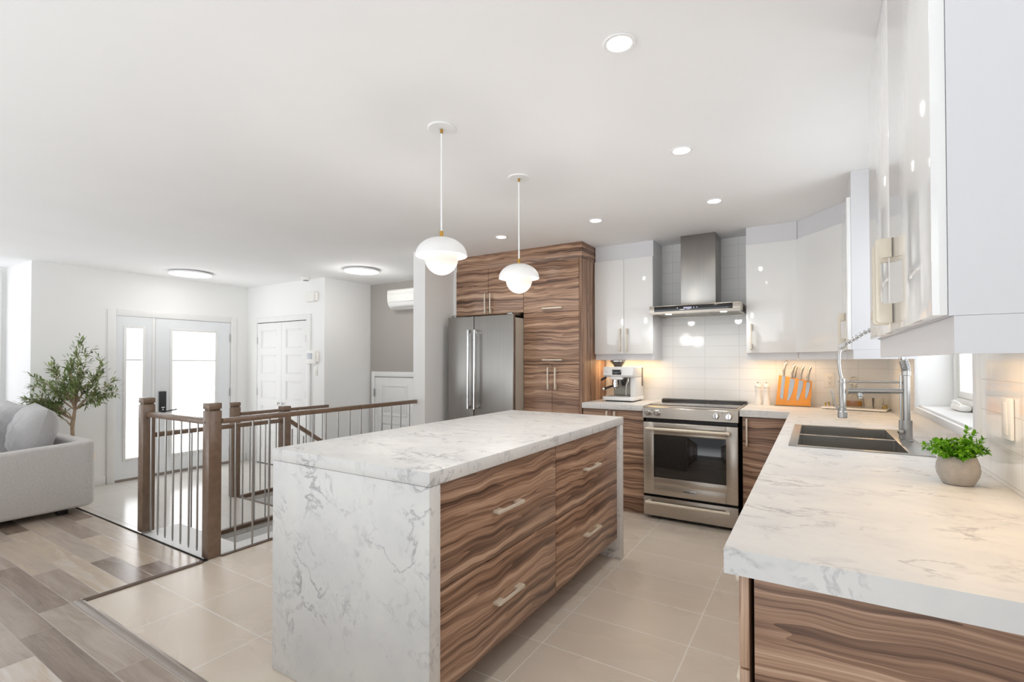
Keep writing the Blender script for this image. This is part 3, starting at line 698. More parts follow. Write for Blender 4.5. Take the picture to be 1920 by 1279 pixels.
# ------------------------------------------------------------------ cooker hood
t = thing('cooker_hood', 'stainless steel chimney cooker hood above the oven range', 'cooker hood', (-.86, 4.5, 1.72))
HX0, HX1, HY = -1.224, -.497, 4.248
MB().box(HX0, HX1, HY, 4.746, 1.730, 1.788, .002).build('canopy', 'steel', t)
frame_f = MB().box(HX0 + .002, HX1 - .002, HY + .002, HY + .085, 1.719, 1.7298).box(HX0 + .002, HX1 - .002, 4.70, 4.744, 1.719, 1.7298).box(HX0 + .002, HX0 + .03, HY + .085, 4.70, 1.719, 1.7298).box(HX1 - .03, HX1 - .002, HY + .085, 4.70, 1.719, 1.7298)
frame_f.build('lower_rim', 'steel', t)
for k in range(3):
    a = HX0 + .034 + k * .2215
    f = MB().box(a, a + .216, HY + .088, 4.698, 1.721, 1.7295)
    f.build('filter', 'filter', t)
for x in (-1.07, -.63): MB().lathe([(0, 0), (.026, 0), (.026, .003), (0, .003)], (x, HY + .045, 1.7155), 24).build('lamp', 'hoodlamp', t)
for x in (-1.07, -.63):
    _l = bpy.data.lights.new('hood_beam', 'SPOT'); _l.energy = 5; _l.color = (1.0, .98, .95); _l.spot_size = R(150); _l.spot_blend = 1; _l.shadow_soft_size = .03
    _o = bpy.data.objects.new('hood_beam', _l); _o.location = (x, HY + .045, 1.705); _o.rotation_euler = (R(25), 0, 0); COL.objects.link(_o)
pn = note(MB().box(HX0 + .043, HX1 - .058, HY - .004, HY - .0003, 1.738, 1.783, .001).build('control_strip', 'black_glass', t), 'black glass control strip')
MB().box(-.935, -.870, HY - .0049, HY - .0042, 1.757, 1.769).build('display', 'display', pn)
for x in (-.985, -.852, -.828): MB().lathe([(0, 0), (.005, 0), (.005, -.0006), (0, -.0006)], (x, HY - .0042, 1.763), 14, 'y').build('touch_button', 'display', pn)
MB().box(-1.003, -.715, 4.455, 4.746, 1.7885, ZC - .001, .002).build('chimney', 'steelv', t)

# ------------------------------------------------------------------ sink and faucet
t = thing('double_sink', 'stainless steel double-bowl sink let into the marble worktop', 'sink', (.15, 2.9, .94))
MB().box(-.102, -.068, 2.478, 3.327, .9405, .9435, .001).box(.318, .398, 2.478, 3.327, .9405, .9435, .001).box(-.068, .318, 2.478, 2.512, .9405, .9435, .001).box(-.068, .318, 3.29, 3.327, .9405, .9435, .001).box(-.068, .318, 2.868, 2.898, .9405, .9435, .001).build('rim', 'sink', t)
for y0, y1 in ((2.512, 2.868), (2.898, 3.29)):
    mb = MB(); zf = .735
    x0, x1 = -.068, .318
    mb.quad((x0, y0, zf), (x1, y0, zf), (x1, y1, zf), (x0, y1, zf))
    for p, q in (((x0, y0), (x1, y0)), ((x1, y0), (x1, y1)), ((x1, y1), (x0, y1)), ((x0, y1), (x0, y0))):
        mb.quad((p[0], p[1], zf), (p[0], p[1], .941), (q[0], q[1], .941), (q[0], q[1], zf))
    bmesh.ops.remove_doubles(mb.bm, verts=mb.bm.verts, dist=1e-5); bmesh.ops.recalc_face_normals(mb.bm, faces=mb.bm.faces); bmesh.ops.reverse_faces(mb.bm, faces=mb.bm.faces)
    bmesh.ops.bevel(mb.bm, geom=[e for e in mb.bm.edges if not e.is_boundary], offset=.012, segments=3, affect='EDGES')
    b = mb.build('bowl', 'sink', t)
    MB().lathe([(0, 0), (.03, .0), (.042, .002), (.045, .0035), (.045, 0), (0, -.001)], ((x0 + x1) / 2, (y0 + y1) / 2, zf + .0005), 28).build('drain', 'chrome', b)
t = thing('spring_faucet', 'tall steel spring faucet with a pull-down spray head beside the sink', 'faucet', (.358, 2.88, .9437))
FY = 2.88
MB().lathe([(0, .9437), (.026, .9437), (.026, .949), (.0215, .951), (.0215, 1.04), (.0, 1.04)], (.358, FY, 0), 28).build('base_sleeve', 'satin_steel', t)
MB().lathe([(0, 1.04), (.0145, 1.04), (.0145, 1.245), (.018, 1.247), (.018, 1.268), (0, 1.268)], (.358, FY, 0), 24).build('column', 'satin_steel', t)
MB().tube([(.337, FY - .004, .952), (.337, FY - .004, 1.04)], .0085, 12).tube([(.337, FY - .004, 1.04), (.337, FY - .004, 1.25)], .0042, 10).build('side_rod', 'satin_steel', t)
MB().lathe([(0, 0), (.011, 0), (.013, -.012), (.008, -.03), (0, -.032)], (.332, FY - .024, .99), 16, 'y').build('temperature_knob', 'satin_steel', t)
# hose path: up from the column, over, and down to the spray head
path = []
P0 = [(.358, 1.268), (.353, 1.30), (.342, 1.335), (.325, 1.385), (.30, 1.432), (.272, 1.458), (.24, 1.462), (.205, 1.447), (.17, 1.424), (.14, 1.403), (.116, 1.388)]
for i in range(len(P0) - 1):
    p0, p1, p2, p3 = (Vector(P0[max(i - 1, 0)]), Vector(P0[i]), Vector(P0[i + 1]), Vector(P0[min(i + 2, len(P0) - 1)]))
    for k in range(6):
        s = k / 6
        q = .5 * ((2 * p1) + (p2 - p0) * s + (2 * p0 - 5 * p1 + 4 * p2 - p3) * s * s + (3 * p1 - p0 - 3 * p2 + p3) * s ** 3)
        path.append(Vector((q.x, FY, q.y)))
path.append(Vector((P0[-1][0], FY, P0[-1][1])))
MB().tube(path, .0062, 10).build('hose', 'satin_steel', t)
def coil(pts, turns, rad, r, a0=0, a1=1, dens=None):
    n = int(turns * 14); out = []
    L = [0]
    for p, q in zip(pts, pts[1:]): L.append(L[-1] + (q - p).length)
    for i in range(n + 1):
        s = (a0 + (a1 - a0) * i / n) * L[-1]
        j = max(k for k in range(len(L)) if L[k] <= s + 1e-9); j = min(j, len(pts) - 2)
        f = (s - L[j]) / (L[j + 1] - L[j]); p = pts[j].lerp(pts[j + 1], f); tg = (pts[j + 1] - pts[j]).normalized()
        nn = Vector((0, 1, 0)); bb = tg.cross(nn)
        an = 2 * math.pi * turns * i / n
        out.append(p + nn * math.cos(an) * rad + bb * math.sin(an) * rad)
    return out
MB().tube(coil(path, 9, .0165, .0022, .0, .13), .0026, 6).build('tight_spring', 'satin_steel', t)
MB().tube(coil(path, 17, .0135, .002, .15, .97), .0018, 6).build('open_spring', 'chrome', t)
MB().tube([(.123, FY, 1.393), (.103, FY, 1.380)], [.0155, .0155], 18).build('ferrule', 'chrome', t)
MB().tube([(.108, FY, 1.382), (.101, FY, 1.345), (.100, FY, 1.305), (.104, FY, 1.26), (.110, FY, 1.228)], .0075, 12).build('down_hose', 'satin_steel', t)
hd = MB().lathe([(0, 1.229), (.0115, 1.229), (.0125, 1.222), (.0125, 1.200), (.0135, 1.198), (.0135, 1.09), (.0165, 1.088), (.0165, 1.07), (.0195, 1.066), (.0205, 1.04), (.018, 1.037), (0, 1.037)], (.113, FY, 0), 24).build('spray_head', 'satin_steel', t)
MB().tube([(.098, FY, 1.072), (.088, FY, 1.088), (.068, FY, 1.168)], [.005, .0045, .0035], 10).build('spray_lever', 'satin_steel', hd)
MB().tube([(.126, FY, 1.212), (.345, FY, 1.215)], .0045, 12).tube([(.113, FY, 1.207), (.113, FY, 1.217)], .0155, 18).build('docking_arm', 'satin_steel', t)
MB().tube([(.136, FY, 1.169), (.345, FY, 1.173)], .0118, 16).tube([(.182, FY, 1.169), (.198, FY, 1.169)], .0135, 16).build('spout', 'satin_steel', t)
MB().lathe([(0, 1.162), (.012, 1.162), (.012, 1.145), (.009, 1.142), (.009, 1.134), (0, 1.134)], (.183, FY, 0), 16).build('spout_nozzle', 'satin_steel', t)

# ------------------------------------------------------------------ ceiling lights
def point(name, loc, energy, col, rad=.05):
    l = bpy.data.lights.new(name, 'POINT'); l.energy = energy; l.color = col; l.shadow_soft_size = rad
    o = bpy.data.objects.new(name, l); o.location = loc; COL.objects.link(o); return o
def spot(name, loc, energy, col, ang=120, blend=.8, rad=.04):
    l = bpy.data.lights.new(name, 'SPOT'); l.energy = energy; l.color = col; l.spot_size = R(ang); l.spot_blend = blend; l.shadow_soft_size = rad
    o = bpy.data.objects.new(name, l); o.location = loc; COL.objects.link(o); return o
def downlight(x, y, label):
    t = thing('recessed_downlight', label, 'ceiling light', (x, y, ZC), 'recessed ceiling downlights')
    MB().lathe([(.041, -.001), (.055, -.001), (.058, -.004), (.054, -.007), (.043, -.006), (.041, -.001)], (x, y, ZC), 36).build('trim_ring', 'white_metal', t)
    MB().lathe([(0, -.0055), (.0415, -.0055), (.0415, -.0015), (0, -.0015)], (x, y, ZC), 36).build('lens', 'led', t)
    spot('downlight_beam', (x, y, ZC - .02), 10.5, (1.0, .965, .92), 160, 1.0)
downlight(-.569, 1.627, 'round recessed downlight over the aisle, largest and closest of the five')
downlight(-.585, 2.630, 'round recessed downlight over the aisle, between the two pendants and the window wall')
downlight(-.581, 3.585, 'round recessed downlight in front of the cooker hood chimney')
downlight(-1.452, 3.591, 'round recessed downlight in front of the cupboard above the espresso machine')
downlight(-2.357, 3.626, 'round recessed downlight in front of the cabinet above the fridge')
def flush_light(x, y, r, label):
    t = thing('flush_ceiling_light', label, 'ceiling light', (x, y, ZC), 'flat round ceiling lights by the entrance')
    MB().lathe([(0, -.001), (r * .8, -.001), (r * .8, -.012), (r, -.013), (r, -.026), (r - .008, -.030), (r - .012, -.026), (r - .012, -.014), (0, -.014)], (x, y, ZC), 48).build('housing', 'white_metal', t)
    MB().lathe([(0, -.030), (r - .014, -.030), (r - .0125, -.027), (r - .0125, -.0145), (0, -.0145)], (x, y, ZC), 48).build('diffuser', 'led_flat', t)
    l = area('flush_light_glow', (x, y, ZC - .034), (0, 0, 0), r * 1.7, r * 1.7, 2.2, (1.0, .975, .94)); l.data.shape = 'DISK'
    point('flush_light_spill', (x, y, ZC - .16), 1.5 if x < -6 else 4.6, (1.0, .98, .95), .10)
flush_light(-6.574, 3.046, .235, 'flat round lit ceiling light in front of the glazed front door')
flush_light(-4.62, 4.03, .205, 'flat round lit ceiling light over the stairs by the air conditioner')
def pendant(x, y, label):
    t = thing('pendant_lamp', label, 'pendant lamp', (x, y, ZC), 'pendant lamps over the island')
    MB().lathe([(0, 0), (.066, 0), (.066, -.004), (.062, -.007), (0, -.007)], (x, y, ZC - .0005), 44).build('canopy', 'white_metal', t)
    MB().lathe([(0, 0), (.007, 0), (.007, -.018), (0, -.018)], (x, y, ZC - .0085), 16).build('canopy_ferrule', 'brass', t)
    MB().tube([(x, y, ZC - .027), (x, y, 1.925)], .0045, 10).build('cord', 'white_metal', t)
    MB().lathe([(0, 1.928), (.009, 1.928), (.009, 1.902), (0, 1.902)], (x, y, 0), 18).build('socket_ferrule', 'brass', t)
    out = [(0, 1.9015)] + [(.121 * math.sin(R(a)), 1.813 + .086 * math.cos(R(a))) for a in range(6, 91, 7)] + [(.121, 1.810)]
    inn = [(.118, 1.810)] + [(.118 * math.sin(R(a)), 1.813 + .083 * math.cos(R(a))) for a in range(90, 5, -7)] + [(0, 1.897)]
    MB().lathe(out + inn, (x, y, 0), 52).build('shade', 'white_metal', t)
    g = [(.0785 * math.sin(R(a)), 1.800 + .0785 * math.cos(R(a))) for a in range(0, 181, 9)]
    g[0] = (0, g[0][1]); g[-1] = (0, g[-1][1])
    MB().lathe(g, (x, y, 0), 44).build('globe', 'opal', t)
    point('pendant_glow', (x, y, 1.61), 4.0, (1.0, .95, .90), .08)
pendant(-1.495, 1.781, 'white dome pendant with lit globe, the one nearer the camera and hanging bigger')
pendant(-1.506, 2.511, 'white dome pendant with lit globe, the one in front of the fridge cabinet')
t = thing('smoke_detector', 'small white round smoke detector on the ceiling above the closet doors', 'smoke detector', (-5.673, 4.018, ZC))
MB().lathe([(0, -.001), (.062, -.001), (.062, -.012), (.055, -.014), (.052, -.036), (.044, -.042), (0, -.042)], (-5.673, 4.018, ZC), 32).build('shell', 'white_plastic', t)
MB().lathe([(.030, -.0425), (.034, -.0425), (.030, -.048), (0, -.049), (0, -.0425)], (-5.673, 4.018, ZC), 24).build('sensor_vent', 'smoke', t)

# ------------------------------------------------------------------ things on the entry walls
t = thing('door_chime', 'white box door chime high on the wall beside the closet', 'door chime', (-5.69, 4.149, 2.11))
MB().box(-5.80, -5.62, 4.095, 4.149, 2.11, 2.24, .012, 3).build('cover', 'white_plastic', t)
MB().box(-5.618, -5.585, 4.11, 4.149, 2.118, 2.232, .012, 3).build('side_vent', 'ceramic', t)
t = thing('alarm_keypad', 'white alarm keypad with a grey screen above the light switch', 'alarm keypad', (-5.67, 4.149, 1.28))
MB().box(-5.80, -5.60, 4.112, 4.149, 1.283, 1.458, .008, 3).build('housing', 'white_plastic', t)
MB().box(-5.775, -5.665, 4.110, 4.1118, 1.345, 1.425, .002).build('screen', 'screen', t)
MB().box(-5.598, -5.565, 4.122, 4.149, 1.305, 1.44, .006).build('side_cover', 'ceramic', t)
t = thing('light_switch', 'white light switch under the alarm keypad', 'light switch', (-5.637, 4.149, 1.13))
MB().box(-5.672, -5.603, 4.143, 4.149, 1.128, 1.244, .002).build('plate', 'white_plastic', t)
MB().box(-5.652, -5.623, 4.138, 4.1425, 1.153, 1.219, .002).build('rocker', 'white_plastic', t)
t = thing('air_conditioner', 'white wall-mounted air conditioner on the grey wall above the stairs', 'air conditioner', (-4.45, 4.929, 2.01))
_ac = [(4.928, 2.018), (4.928, 2.285), (4.755, 2.285), (4.728, 2.268), (4.722, 2.20), (4.728, 2.12), (4.748, 2.068), (4.79, 2.03), (4.84, 2.014)]
MB().prism(_ac, 'x', -4.918, -4.08, .006, 3).build('shell', 'white_plastic', t)
MB().prism([(4.7215, 2.105), (4.7185, 2.105), (4.727, 2.088), (4.745, 2.058), (4.748, 2.06), (4.731, 2.09)], 'x', -4.88, -4.12).build('air_flap', 'trim', t)
MB().box(-4.88, -4.12, 4.7195, 4.722, 2.1065, 2.1095).box(-4.86, -4.14, 4.7725, 4.778, 2.0385, 2.0415).build('outlet_slot', 'smoke', t)
MB().box(-4.90, -4.10, 4.7205, 4.7225, 2.2145, 2.2165).build('panel_seam', 'screen', t)
MB().lathe([(0, 0), (.004, 0), (.004, -.0015), (0, -.0015)], (-4.54, 4.7215, 2.15), 12, 'y').build('status_light', 'display', t)

# ------------------------------------------------------------------ stair railings
PW = .0415
def newel(parent, x, y, z0, z1, label=None):
    p = MB().box(x - PW, x + PW, y - PW, y + PW, z0 + .001, z1 - .052, .003).build('newel_post', 'rail', parent)
    MB().box(x - PW + .008, x + PW - .008, y - PW + .008, y + PW - .008, z1 - .052, z1 - .040).build('groove', 'nosing', p)
    MB().box(x - PW, x + PW, y - PW, y + PW, z1 - .040, z1, .003).build('cap', 'rail', p)
    return p
def plug(parent, loc, axis, col='nosing'):
    MB().lathe([(0, 0), (.0075, 0), (.006, .0025), (0, .003)] if axis == 'x' else [(0, 0), (.0075, 0), (.006, -.0025), (0, -.003)], loc, 14, axis).build('screw_plug', col, parent)
def baluster(parent, x, y, z0, z1, r=.0065):
    return MB().lathe([(0, z0), (.004, z0), (r, z0 + .022), (r, z1), (0, z1)], (x, y, 0), 12).build('baluster', 'satin_steel', parent)
t = thing('stair_railing', 'brown stair railing with steel balusters around the upper landing, running to the white pillar', 'railing', (-3.46, 1.745, 0), 'stair railings')
a = newel(t, -4.432, 1.746, .0, 1.033); b = newel(t, -3.461, 1.744, .0, 1.034)
MB().box(-4.389, -3.504, 1.722, 1.768, .886, .926, .003).build('handrail', 'rail', t)
MB().box(-3.436, -3.40 - .0, 1.787, 3.679, .893, .929, .003).build('handrail', 'rail', t)
for k in range(8): baluster(t, -4.352 + k * .1165, 1.745, .001, .886)
for k in range(15): baluster(t, -3.44 + .012, 1.883 + k * .1225, .008, .893)
plug(b, (-3.419, 1.748, .905), 'x', 'rail'); plug(b, (-3.475, 1.7025, .905), 'y'); plug(a, (-4.452, 1.7045, .62), 'y')
t = thing('stair_railing', 'low brown stair railing dropping down the steps from a short post, behind the island', 'railing', (-4.43, 2.91, ZE), 'stair railings')
dpost = newel(t, -4.432, 2.912, ZE, .876)
MB().box(-4.452, -4.408, 1.789, 2.869, .720, .757, .003).build('handrail', 'rail', t)
for k in range(8): baluster(t, -4.41, 2.06 + k * .107, ZE + .005, .72)
MB().prism([(2.955, .752), (2.955, .712), (4.30, -.216), (4.30, -.176)], 'x', -4.452, -4.408, .003).build('sloping_handrail', 'rail', t)
for k in range(8):
    yy = 3.06 + k * .13; st = min(int((yy - 2.985) / .26), 3)
    baluster(t, -4.53, yy, ZE - .18 * (st + 1) + .001, .70 - (yy - 2.955) * .69)
MB().box(-4.545, -4.4525, 2.97, 2.985, .66, .69).build('baluster_bracket', 'nosing', t)
t = thing('stair_railing', 'brown stair railing with steel balusters between a short post and the closet wall', 'railing', (-5.42, 2.97, ZE), 'stair railings')
newel(t, -5.421, 2.968, ZE, .866)
MB().box(-5.405, -5.363, 3.011, 4.148, .718, .754, .003).build('handrail', 'rail', t)
for k in range(9): baluster(t, -5.385, 3.12 + k * .118, ZE + .005, .718)

# ------------------------------------------------------------------ sofa and cushions
def cushion(w, h, d, n=18, pinch=.10, seed=1, wrinkle=.006):
    """Stuffed square cushion: w by h outline, d thick, corners pulled in."""
    rnd = random.Random(seed); ph = [rnd.uniform(0, 6.28) for _ in range(8)]
    mb = MB(); grid = {}
    for sgn in (1, -1):
        for i in range(n + 1):
            for j in range(n + 1):
                u, v = 2 * i / n - 1, 2 * j / n - 1
                edge = i in (0, n) or j in (0, n)
                if edge and (i, j, 1) in grid and sgn < 0: grid[(i, j, -1)] = grid[(i, j, 1)]; continue
                th = ((1 - abs(u) ** 2.6) * (1 - abs(v) ** 2.6)) ** .5
                k = 1 - pinch * (u * u * (1 - v * v * .0) * (1 - abs(v)) * .0) 
                px = u * (1 - pinch * (1 - v * v) * abs(u) ** 3 * .5); pz = v * (1 - pinch * (1 - u * u) * abs(v) ** 3 * .5)
                wr = wrinkle * (math.sin(9 * u + 4 * v + ph[0]) * math.sin(5 * v - 3 * u + ph[1]) + .6 * math.sin(17 * v + 6 * u + ph[2]) + .5 * math.sin(23 * u - 9 * v + ph[3])) * th
                grid[(i, j, sgn)] = mb.bm.verts.new((px * w / 2, sgn * (th * d / 2 + wr) if not edge else 0, pz * h / 2))
    for sgn in (1, -1):
        for i in range(n):
            for j in range(n):
                q = [grid[(i, j, sgn)], grid[(i + 1, j, sgn)], grid[(i + 1, j + 1, sgn)], grid[(i, j + 1, sgn)]]
                mb.bm.faces.new(q if sgn < 0 else q[::-1])
    return mb
def place(mb, loc, rz=0, rx=0, ry=0):
    return mb.xform(Matrix.Translation(loc) @ Matrix.Rotation(R(rz), 4, 'Z') @ Matrix.Rotation(R(rx), 4, 'X') @ Matrix.Rotation(R(ry), 4, 'Y'))
t = thing('sofa', 'pale grey fabric sofa with rounded low arms beside the stair railing', 'sofa', (-6.5, 1.25, 0))
def arc(cx, cy, r, a0, a1, n=8): return [(cx + r * math.cos(R(a0 + (a1 - a0) * i / n)), cy + r * math.sin(R(a0 + (a1 - a0) * i / n))) for i in range(n + 1)]
xo, yo, yi, wall = -5.415, 1.765, .62, .12
shell = [(xo, yi)] + arc(xo - .11, yo - .11, .11, 0, 90) + arc(-7.75 + .11, yo - .11, .11, 90, 180) + [(-7.75, yi), (-7.75 + wall, yi)] + arc(-7.75 + wall + .06, yo - wall - .06, .06, 180, 90) + arc(xo - wall - .06, yo - wall - .06, .06, 90, 0) + [(xo - wall, yi)]
mb = MB().prism(shell, 'z', .052, .615, .028, 4)
for v in mb.bm.verts:
    f = min(1, max(0, (v.co.y - .6) / 1.05))
    if v.co.z > .4: v.co.z -= (1 - f) * .055
    if v.co.z < .2 and v.co.x > xo - .2: v.co.x -= .0; v.co.z += 0
mb.build('arm_and_back', 'sofa', t)
MB().box(-7.62, xo - wall - .002, .62, yo - wall - .002, .06, .30, .01).build('seat_base', 'sofa', t)
for a, b in ((-7.61, -6.57), (-6.565, xo - wall - .004)): MB().box(a, b, .60, 1.40, .302, .43, .035, 4).build('seat_cushion', 'sofa', t)
for x, y in ((-5.53, 1.55), (-5.53, .72), (-7.62, 1.55), (-7.62, .72)): MB().box(x - .035, x + .035, y - .035, y + .035, .001, .052, .004).build('leg', 'black', t)
for k, (x, s) in enumerate(((-5.98, 3), (-6.62, 8))):
    place(cushion(.66, .50, .30, 22, .16, s, .008), (x, 1.47, .68), -6 if k == 0 else 3, -14, 2).build('back_cushion', 'cushion', t, sub=1)
p = place(cushion(.40, .37, .14, 18, .2, 11, .004), (-5.84, 1.00, .60), 34, -52, 6).build('throw_pillow', 'pillow', loc=(-5.84, 1.00, .44), sub=1)
tag(p, 'flat oatmeal throw pillow leaning by the sofa arm', 'pillow', 'loose pillows on the sofa')
p = place(cushion(.46, .42, .15, 18, .2, 15, .004), (-6.42, 1.08, .675), 14, -26, -4).build('throw_pillow', 'cushion', loc=(-6.42, 1.08, .44), sub=1)
tag(p, 'grey throw pillow standing further along the sofa, against its back cushions', 'pillow', 'loose pillows on the sofa')

# ------------------------------------------------------------------ olive tree
def leaf(mb, base, d, up, L, W, curl=.15):
    """Lance-shaped leaf: two rows of faces folded along the midrib."""
    d = d.normalized(); side = d.cross(up)
    if side.length < 1e-3: side = d.cross(Vector((1, 0, 0)))
    side.normalize(); n = side.cross(d).normalized()
    prof = [(0, .12), (.25, .8), (.55, 1), (.82, .55)]
    mid = [mb.bm.verts.new(base + d * L * s - n * curl * L * s * s) for s, _ in prof]
    tip = mb.bm.verts.new(base + d * L - n * curl * L)
    for sg in (1, -1):
        e = [mb.bm.verts.new(base + d * L * s - n * curl * L * s * s + side * sg * W * wd * .5 + n * W * .16 * wd) for s, wd in prof]
        for i in range(3):
            q = (mid[i], mid[i + 1], e[i + 1], e[i]); mb.bm.faces.new(q if sg > 0 else q[::-1])
        q = (mid[3], tip, e[3]); mb.bm.faces.new(q if sg > 0 else q[::-1])
rnd = random.Random(21)
TX, TY = -6.70, 1.962
t = thing('olive_tree', 'slender potted olive tree with dark fruit standing beside the front door', 'tree', (TX, TY, ZE))
MB().lathe([(0, ZE + .001), (.130, ZE + .001), (.140, ZE + .012), (.188, .315), (.185, .325), (.172, .322), (.164, .28), (0, .28)], (TX, TY, 0), 40).build('planter', 'planter', t)
MB().lathe([(0, .281), (.160, .281), (.160, .287), (.11, .296), (0, .30)], (TX, TY, 0), 30).build('soil', 'soil', t)
rt, up = Vector((.85, .527, 0)), Vector((0, 0, 1)); dp = Vector((-.527, .85, 0))
def W3(a, h, b=0): return Vector((TX, TY, 0)) + rt * a * 1.1 + up * (h - .07 * min(1, max(0, (h - .8) * 2))) + dp * b      # across, height, depth from the trunk
wood = MB(); fol = MB(); tips = []
def limb(pts, r0, r1):
    n = len(pts); wood.tube(pts, [r0 + (r1 - r0) * i / (n - 1) for i in range(n)], 8)
def jit(s): return Vector((rnd.uniform(-s, s), rnd.uniform(-s, s), rnd.uniform(-s, s)))
limb([W3(0, .28), W3(.004, .45), W3(-.004, .60), W3(.012, .74), W3(.020, .82)], .020, .014)
limb([W3(-.004, .58), W3(-.03, .66, .02), W3(-.02, .75, .03), W3(.0, .88, .03)], .012, .008)
limbs = []
def branch(a, h, b, sa, sh, sb, n=5, sag=.0):
    p0, p1 = W3(sa, sh, sb), W3(a, h, b); pts = []
    for i in range(n + 1):
        f = i / n; pts.append(p0.lerp(p1, f) + up * math.sin(math.pi * f) * sag + (jit(.012) if 0 < i < n else Vector()))
    limb(pts, .0065, .0018); limbs.append(pts)
for a in ((.07, 1.56, .0), (-.06, 1.40, .05), (.15, 1.46, -.04), (.28, 1.36, .0), (-.22, 1.30, .02), (-.14, 1.33, -.06), (.05, 1.30, -.1), (.20, 1.22, .08)):
    branch(*a, .015, .86, .0, 6)
for a in ((.38, 1.14, -.02), (.36, 1.03, .05), (-.33, 1.20, -.04), (-.36, 1.10, -.02), (.30, .93, -.06), (.20, .98, .08), (-.2, 1.02, .1), (.1, 1.1, -.12), (.0, 1.18, .1), (-.1, 1.08, -.1)):
    branch(*a, .018, .80, .0, 5, .04)
for a in ((-.50, .93, .0), (-.46, .86, -.01), (-.38, .82, .02), (-.30, .94, -.03), (-.27, .78, .0), (-.16, .86, -.04), (-.42, .91, .01)):
    branch(*a, -.01, .62 if a[1] < .8 else .70, .0, 5, .05)
fruit_spots = []
for pts in limbs:
    L = len(pts)
    for i in range(1, L):
        for s in range(4 if i > 2 else 2 if i > 1 else 0):
            f = rnd.random(); b0 = pts[i - 1].lerp(pts[i], f); ax = (pts[i] - pts[i - 1]).normalized()
            tw = (ax + jit(.75)).normalized(); tl = rnd.uniform(.05, .13)
            wood.tube([b0, b0 + tw * tl * .5, b0 + tw * tl + up * -.006], [.0016, .0012, .0007], 5)
            for k in range(rnd.randint(4, 6)):
                q = b0 + tw * tl * (k + .6) / 7
                d = (tw * .7 + jit(.8)).normalized()
                leaf(fol, q, d, (up + jit(.5)).normalized(), rnd.uniform(.045, .074), rnd.uniform(.011, .018), rnd.uniform(-.1, .3))
            leaf(fol, b0 + tw * tl, tw, up, .05, .011)
            if rnd.random() < .16: fruit_spots.append(b0 + tw * tl * .7 + Vector((0, 0, -.014)))
wood.build('trunk_and_branches', 'bark', t)
fol.build('foliage', 'leaf_olive', t)
ol = None
for k, q in enumerate(fruit_spots[:24]):
    if ol is None:
        ol = MB().lathe([(0, .0105), (.0045, .009), (.0073, .003), (.0073, -.003), (.0045, -.009), (0, -.0105)], tuple(q), 12).build('olive', 'olive', t); q0 = q
    else:
        o2 = ol.copy(); COL.objects.link(o2); o2.parent = t; o2.location = q - q0

# ------------------------------------------------------------------ small things on the worktops
ZW = .9405
# espresso machine
t = thing('espresso_machine', 'white espresso machine with a steel bean hopper on the short worktop', 'coffee machine', (-1.55, 4.48, ZW))
ex0, ex1, ey = -1.700, -1.398, 4.335
MB().prism([(ex0, ey + .02), (ex0 + .02, ey), (ex1 - .02, ey), (ex1, ey + .02), (ex1, 4.66), (ex0, 4.66)], 'z', ZW + .012, .985, .005, 3).build('base', 'white_metal', t)
MB().box(ex0 + .03, ex1 - .02, ey + .02, 4.64, ZW + .0005, ZW + .0118).build('feet', 'black', t)
MB().prism([(ey + .03, 1.165), (ey + .005, 1.185), (ey + .022, 1.262), (4.66, 1.262), (4.66, 1.165)], 'x', ex0 + .012, ex1 - .002, .008, 3).build('head', 'white_metal', t)
MB().box(ex0 + .075, ex1 - .105, ey + .012, ey + .09, 1.142, 1.166, .012, 3).build('group_cover', 'white_metal', t)
MB().box(ex1 - .052, ex1 - .003, ey + .075, 4.655, .9855, 1.1645, .004).box(ex0 + .055, ex1 - .052, 4.52, 4.655, .9855, 1.1645, .004).build('column', 'white_metal', t)
MB().box(ex0 + .056, ex1 - .053, 4.514, 4.5195, .987, 1.163).build('splash_panel', 'filter', t)
MB().box(ex0 + .05, ex1 - .055, ey + .02, 4.51, .9855, .993, .002).build('drip_tray', 'satin_steel', t)
scr = MB().box(-1.597, -1.512, ey + .006, ey + .012, 1.189, 1.236, .001).xform(Matrix.Translation((0, 0, 0))).build('touch_screen', 'black_glass', t)
MB().lathe([(.010, 0), (.011, 0), (.011, -.002), (.010, -.002)], (-1.655, ey + .0085, 1.218), 24, 'y').build('emblem', 'screen', t)
MB().lathe([(0, 1.1415), (.031, 1.1415), (.031, 1.122), (.034, 1.118), (.034, 1.10), (0, 1.10)], (-1.585, ey + .06, 0), 28).build('group_head', 'chrome', t)
MB().lathe([(0, 1.1415), (.023, 1.1415), (.023, 1.125), (.018, 1.118), (.014, 1.09), (0, 1.088)], (-1.508, ey + .06, 0), 24).build('grinder_outlet', 'black', t)
pf = MB().lathe([(0, 1.099), (.033, 1.099), (.033, 1.075), (.025, 1.066), (0, 1.064)], (-1.585, ey + .06, 0), 28).tube([(-1.585, ey + .06, 1.066), (-1.585, ey + .05, 1.048)], [.009, .007], 12).build('portafilter', 'chrome', t)
MB().tube([(-1.606, ey + .035, 1.084), (-1.625, ey - .005, 1.074), (-1.655, ey - .062, 1.060)], [.009, .0105, .0125], 14).build('grip', 'black', pf)
MB().tube([(-1.655, ey - .062, 1.060), (-1.662, ey - .075, 1.057)], [.0135, .0125], 14).build('grip_cap', 'chrome', pf)
MB().tube([(-1.425 - .03, ey + .035, 1.158), (-1.452, ey + .03, 1.135), (-1.468, ey + .028, 1.10), (-1.474, ey + .03, 1.04), (-1.476, ey + .032, 1.00)], .0058, 12).build('steam_wand', 'chrome', t)
MB().tube([(ex0 + .03, ey + .03, 1.160), (ex0 + .02, ey - .01, 1.150), (ex0 + .012, ey - .03, 1.138)], [.010, .012, .009], 12).build('steam_lever', 'black', t)
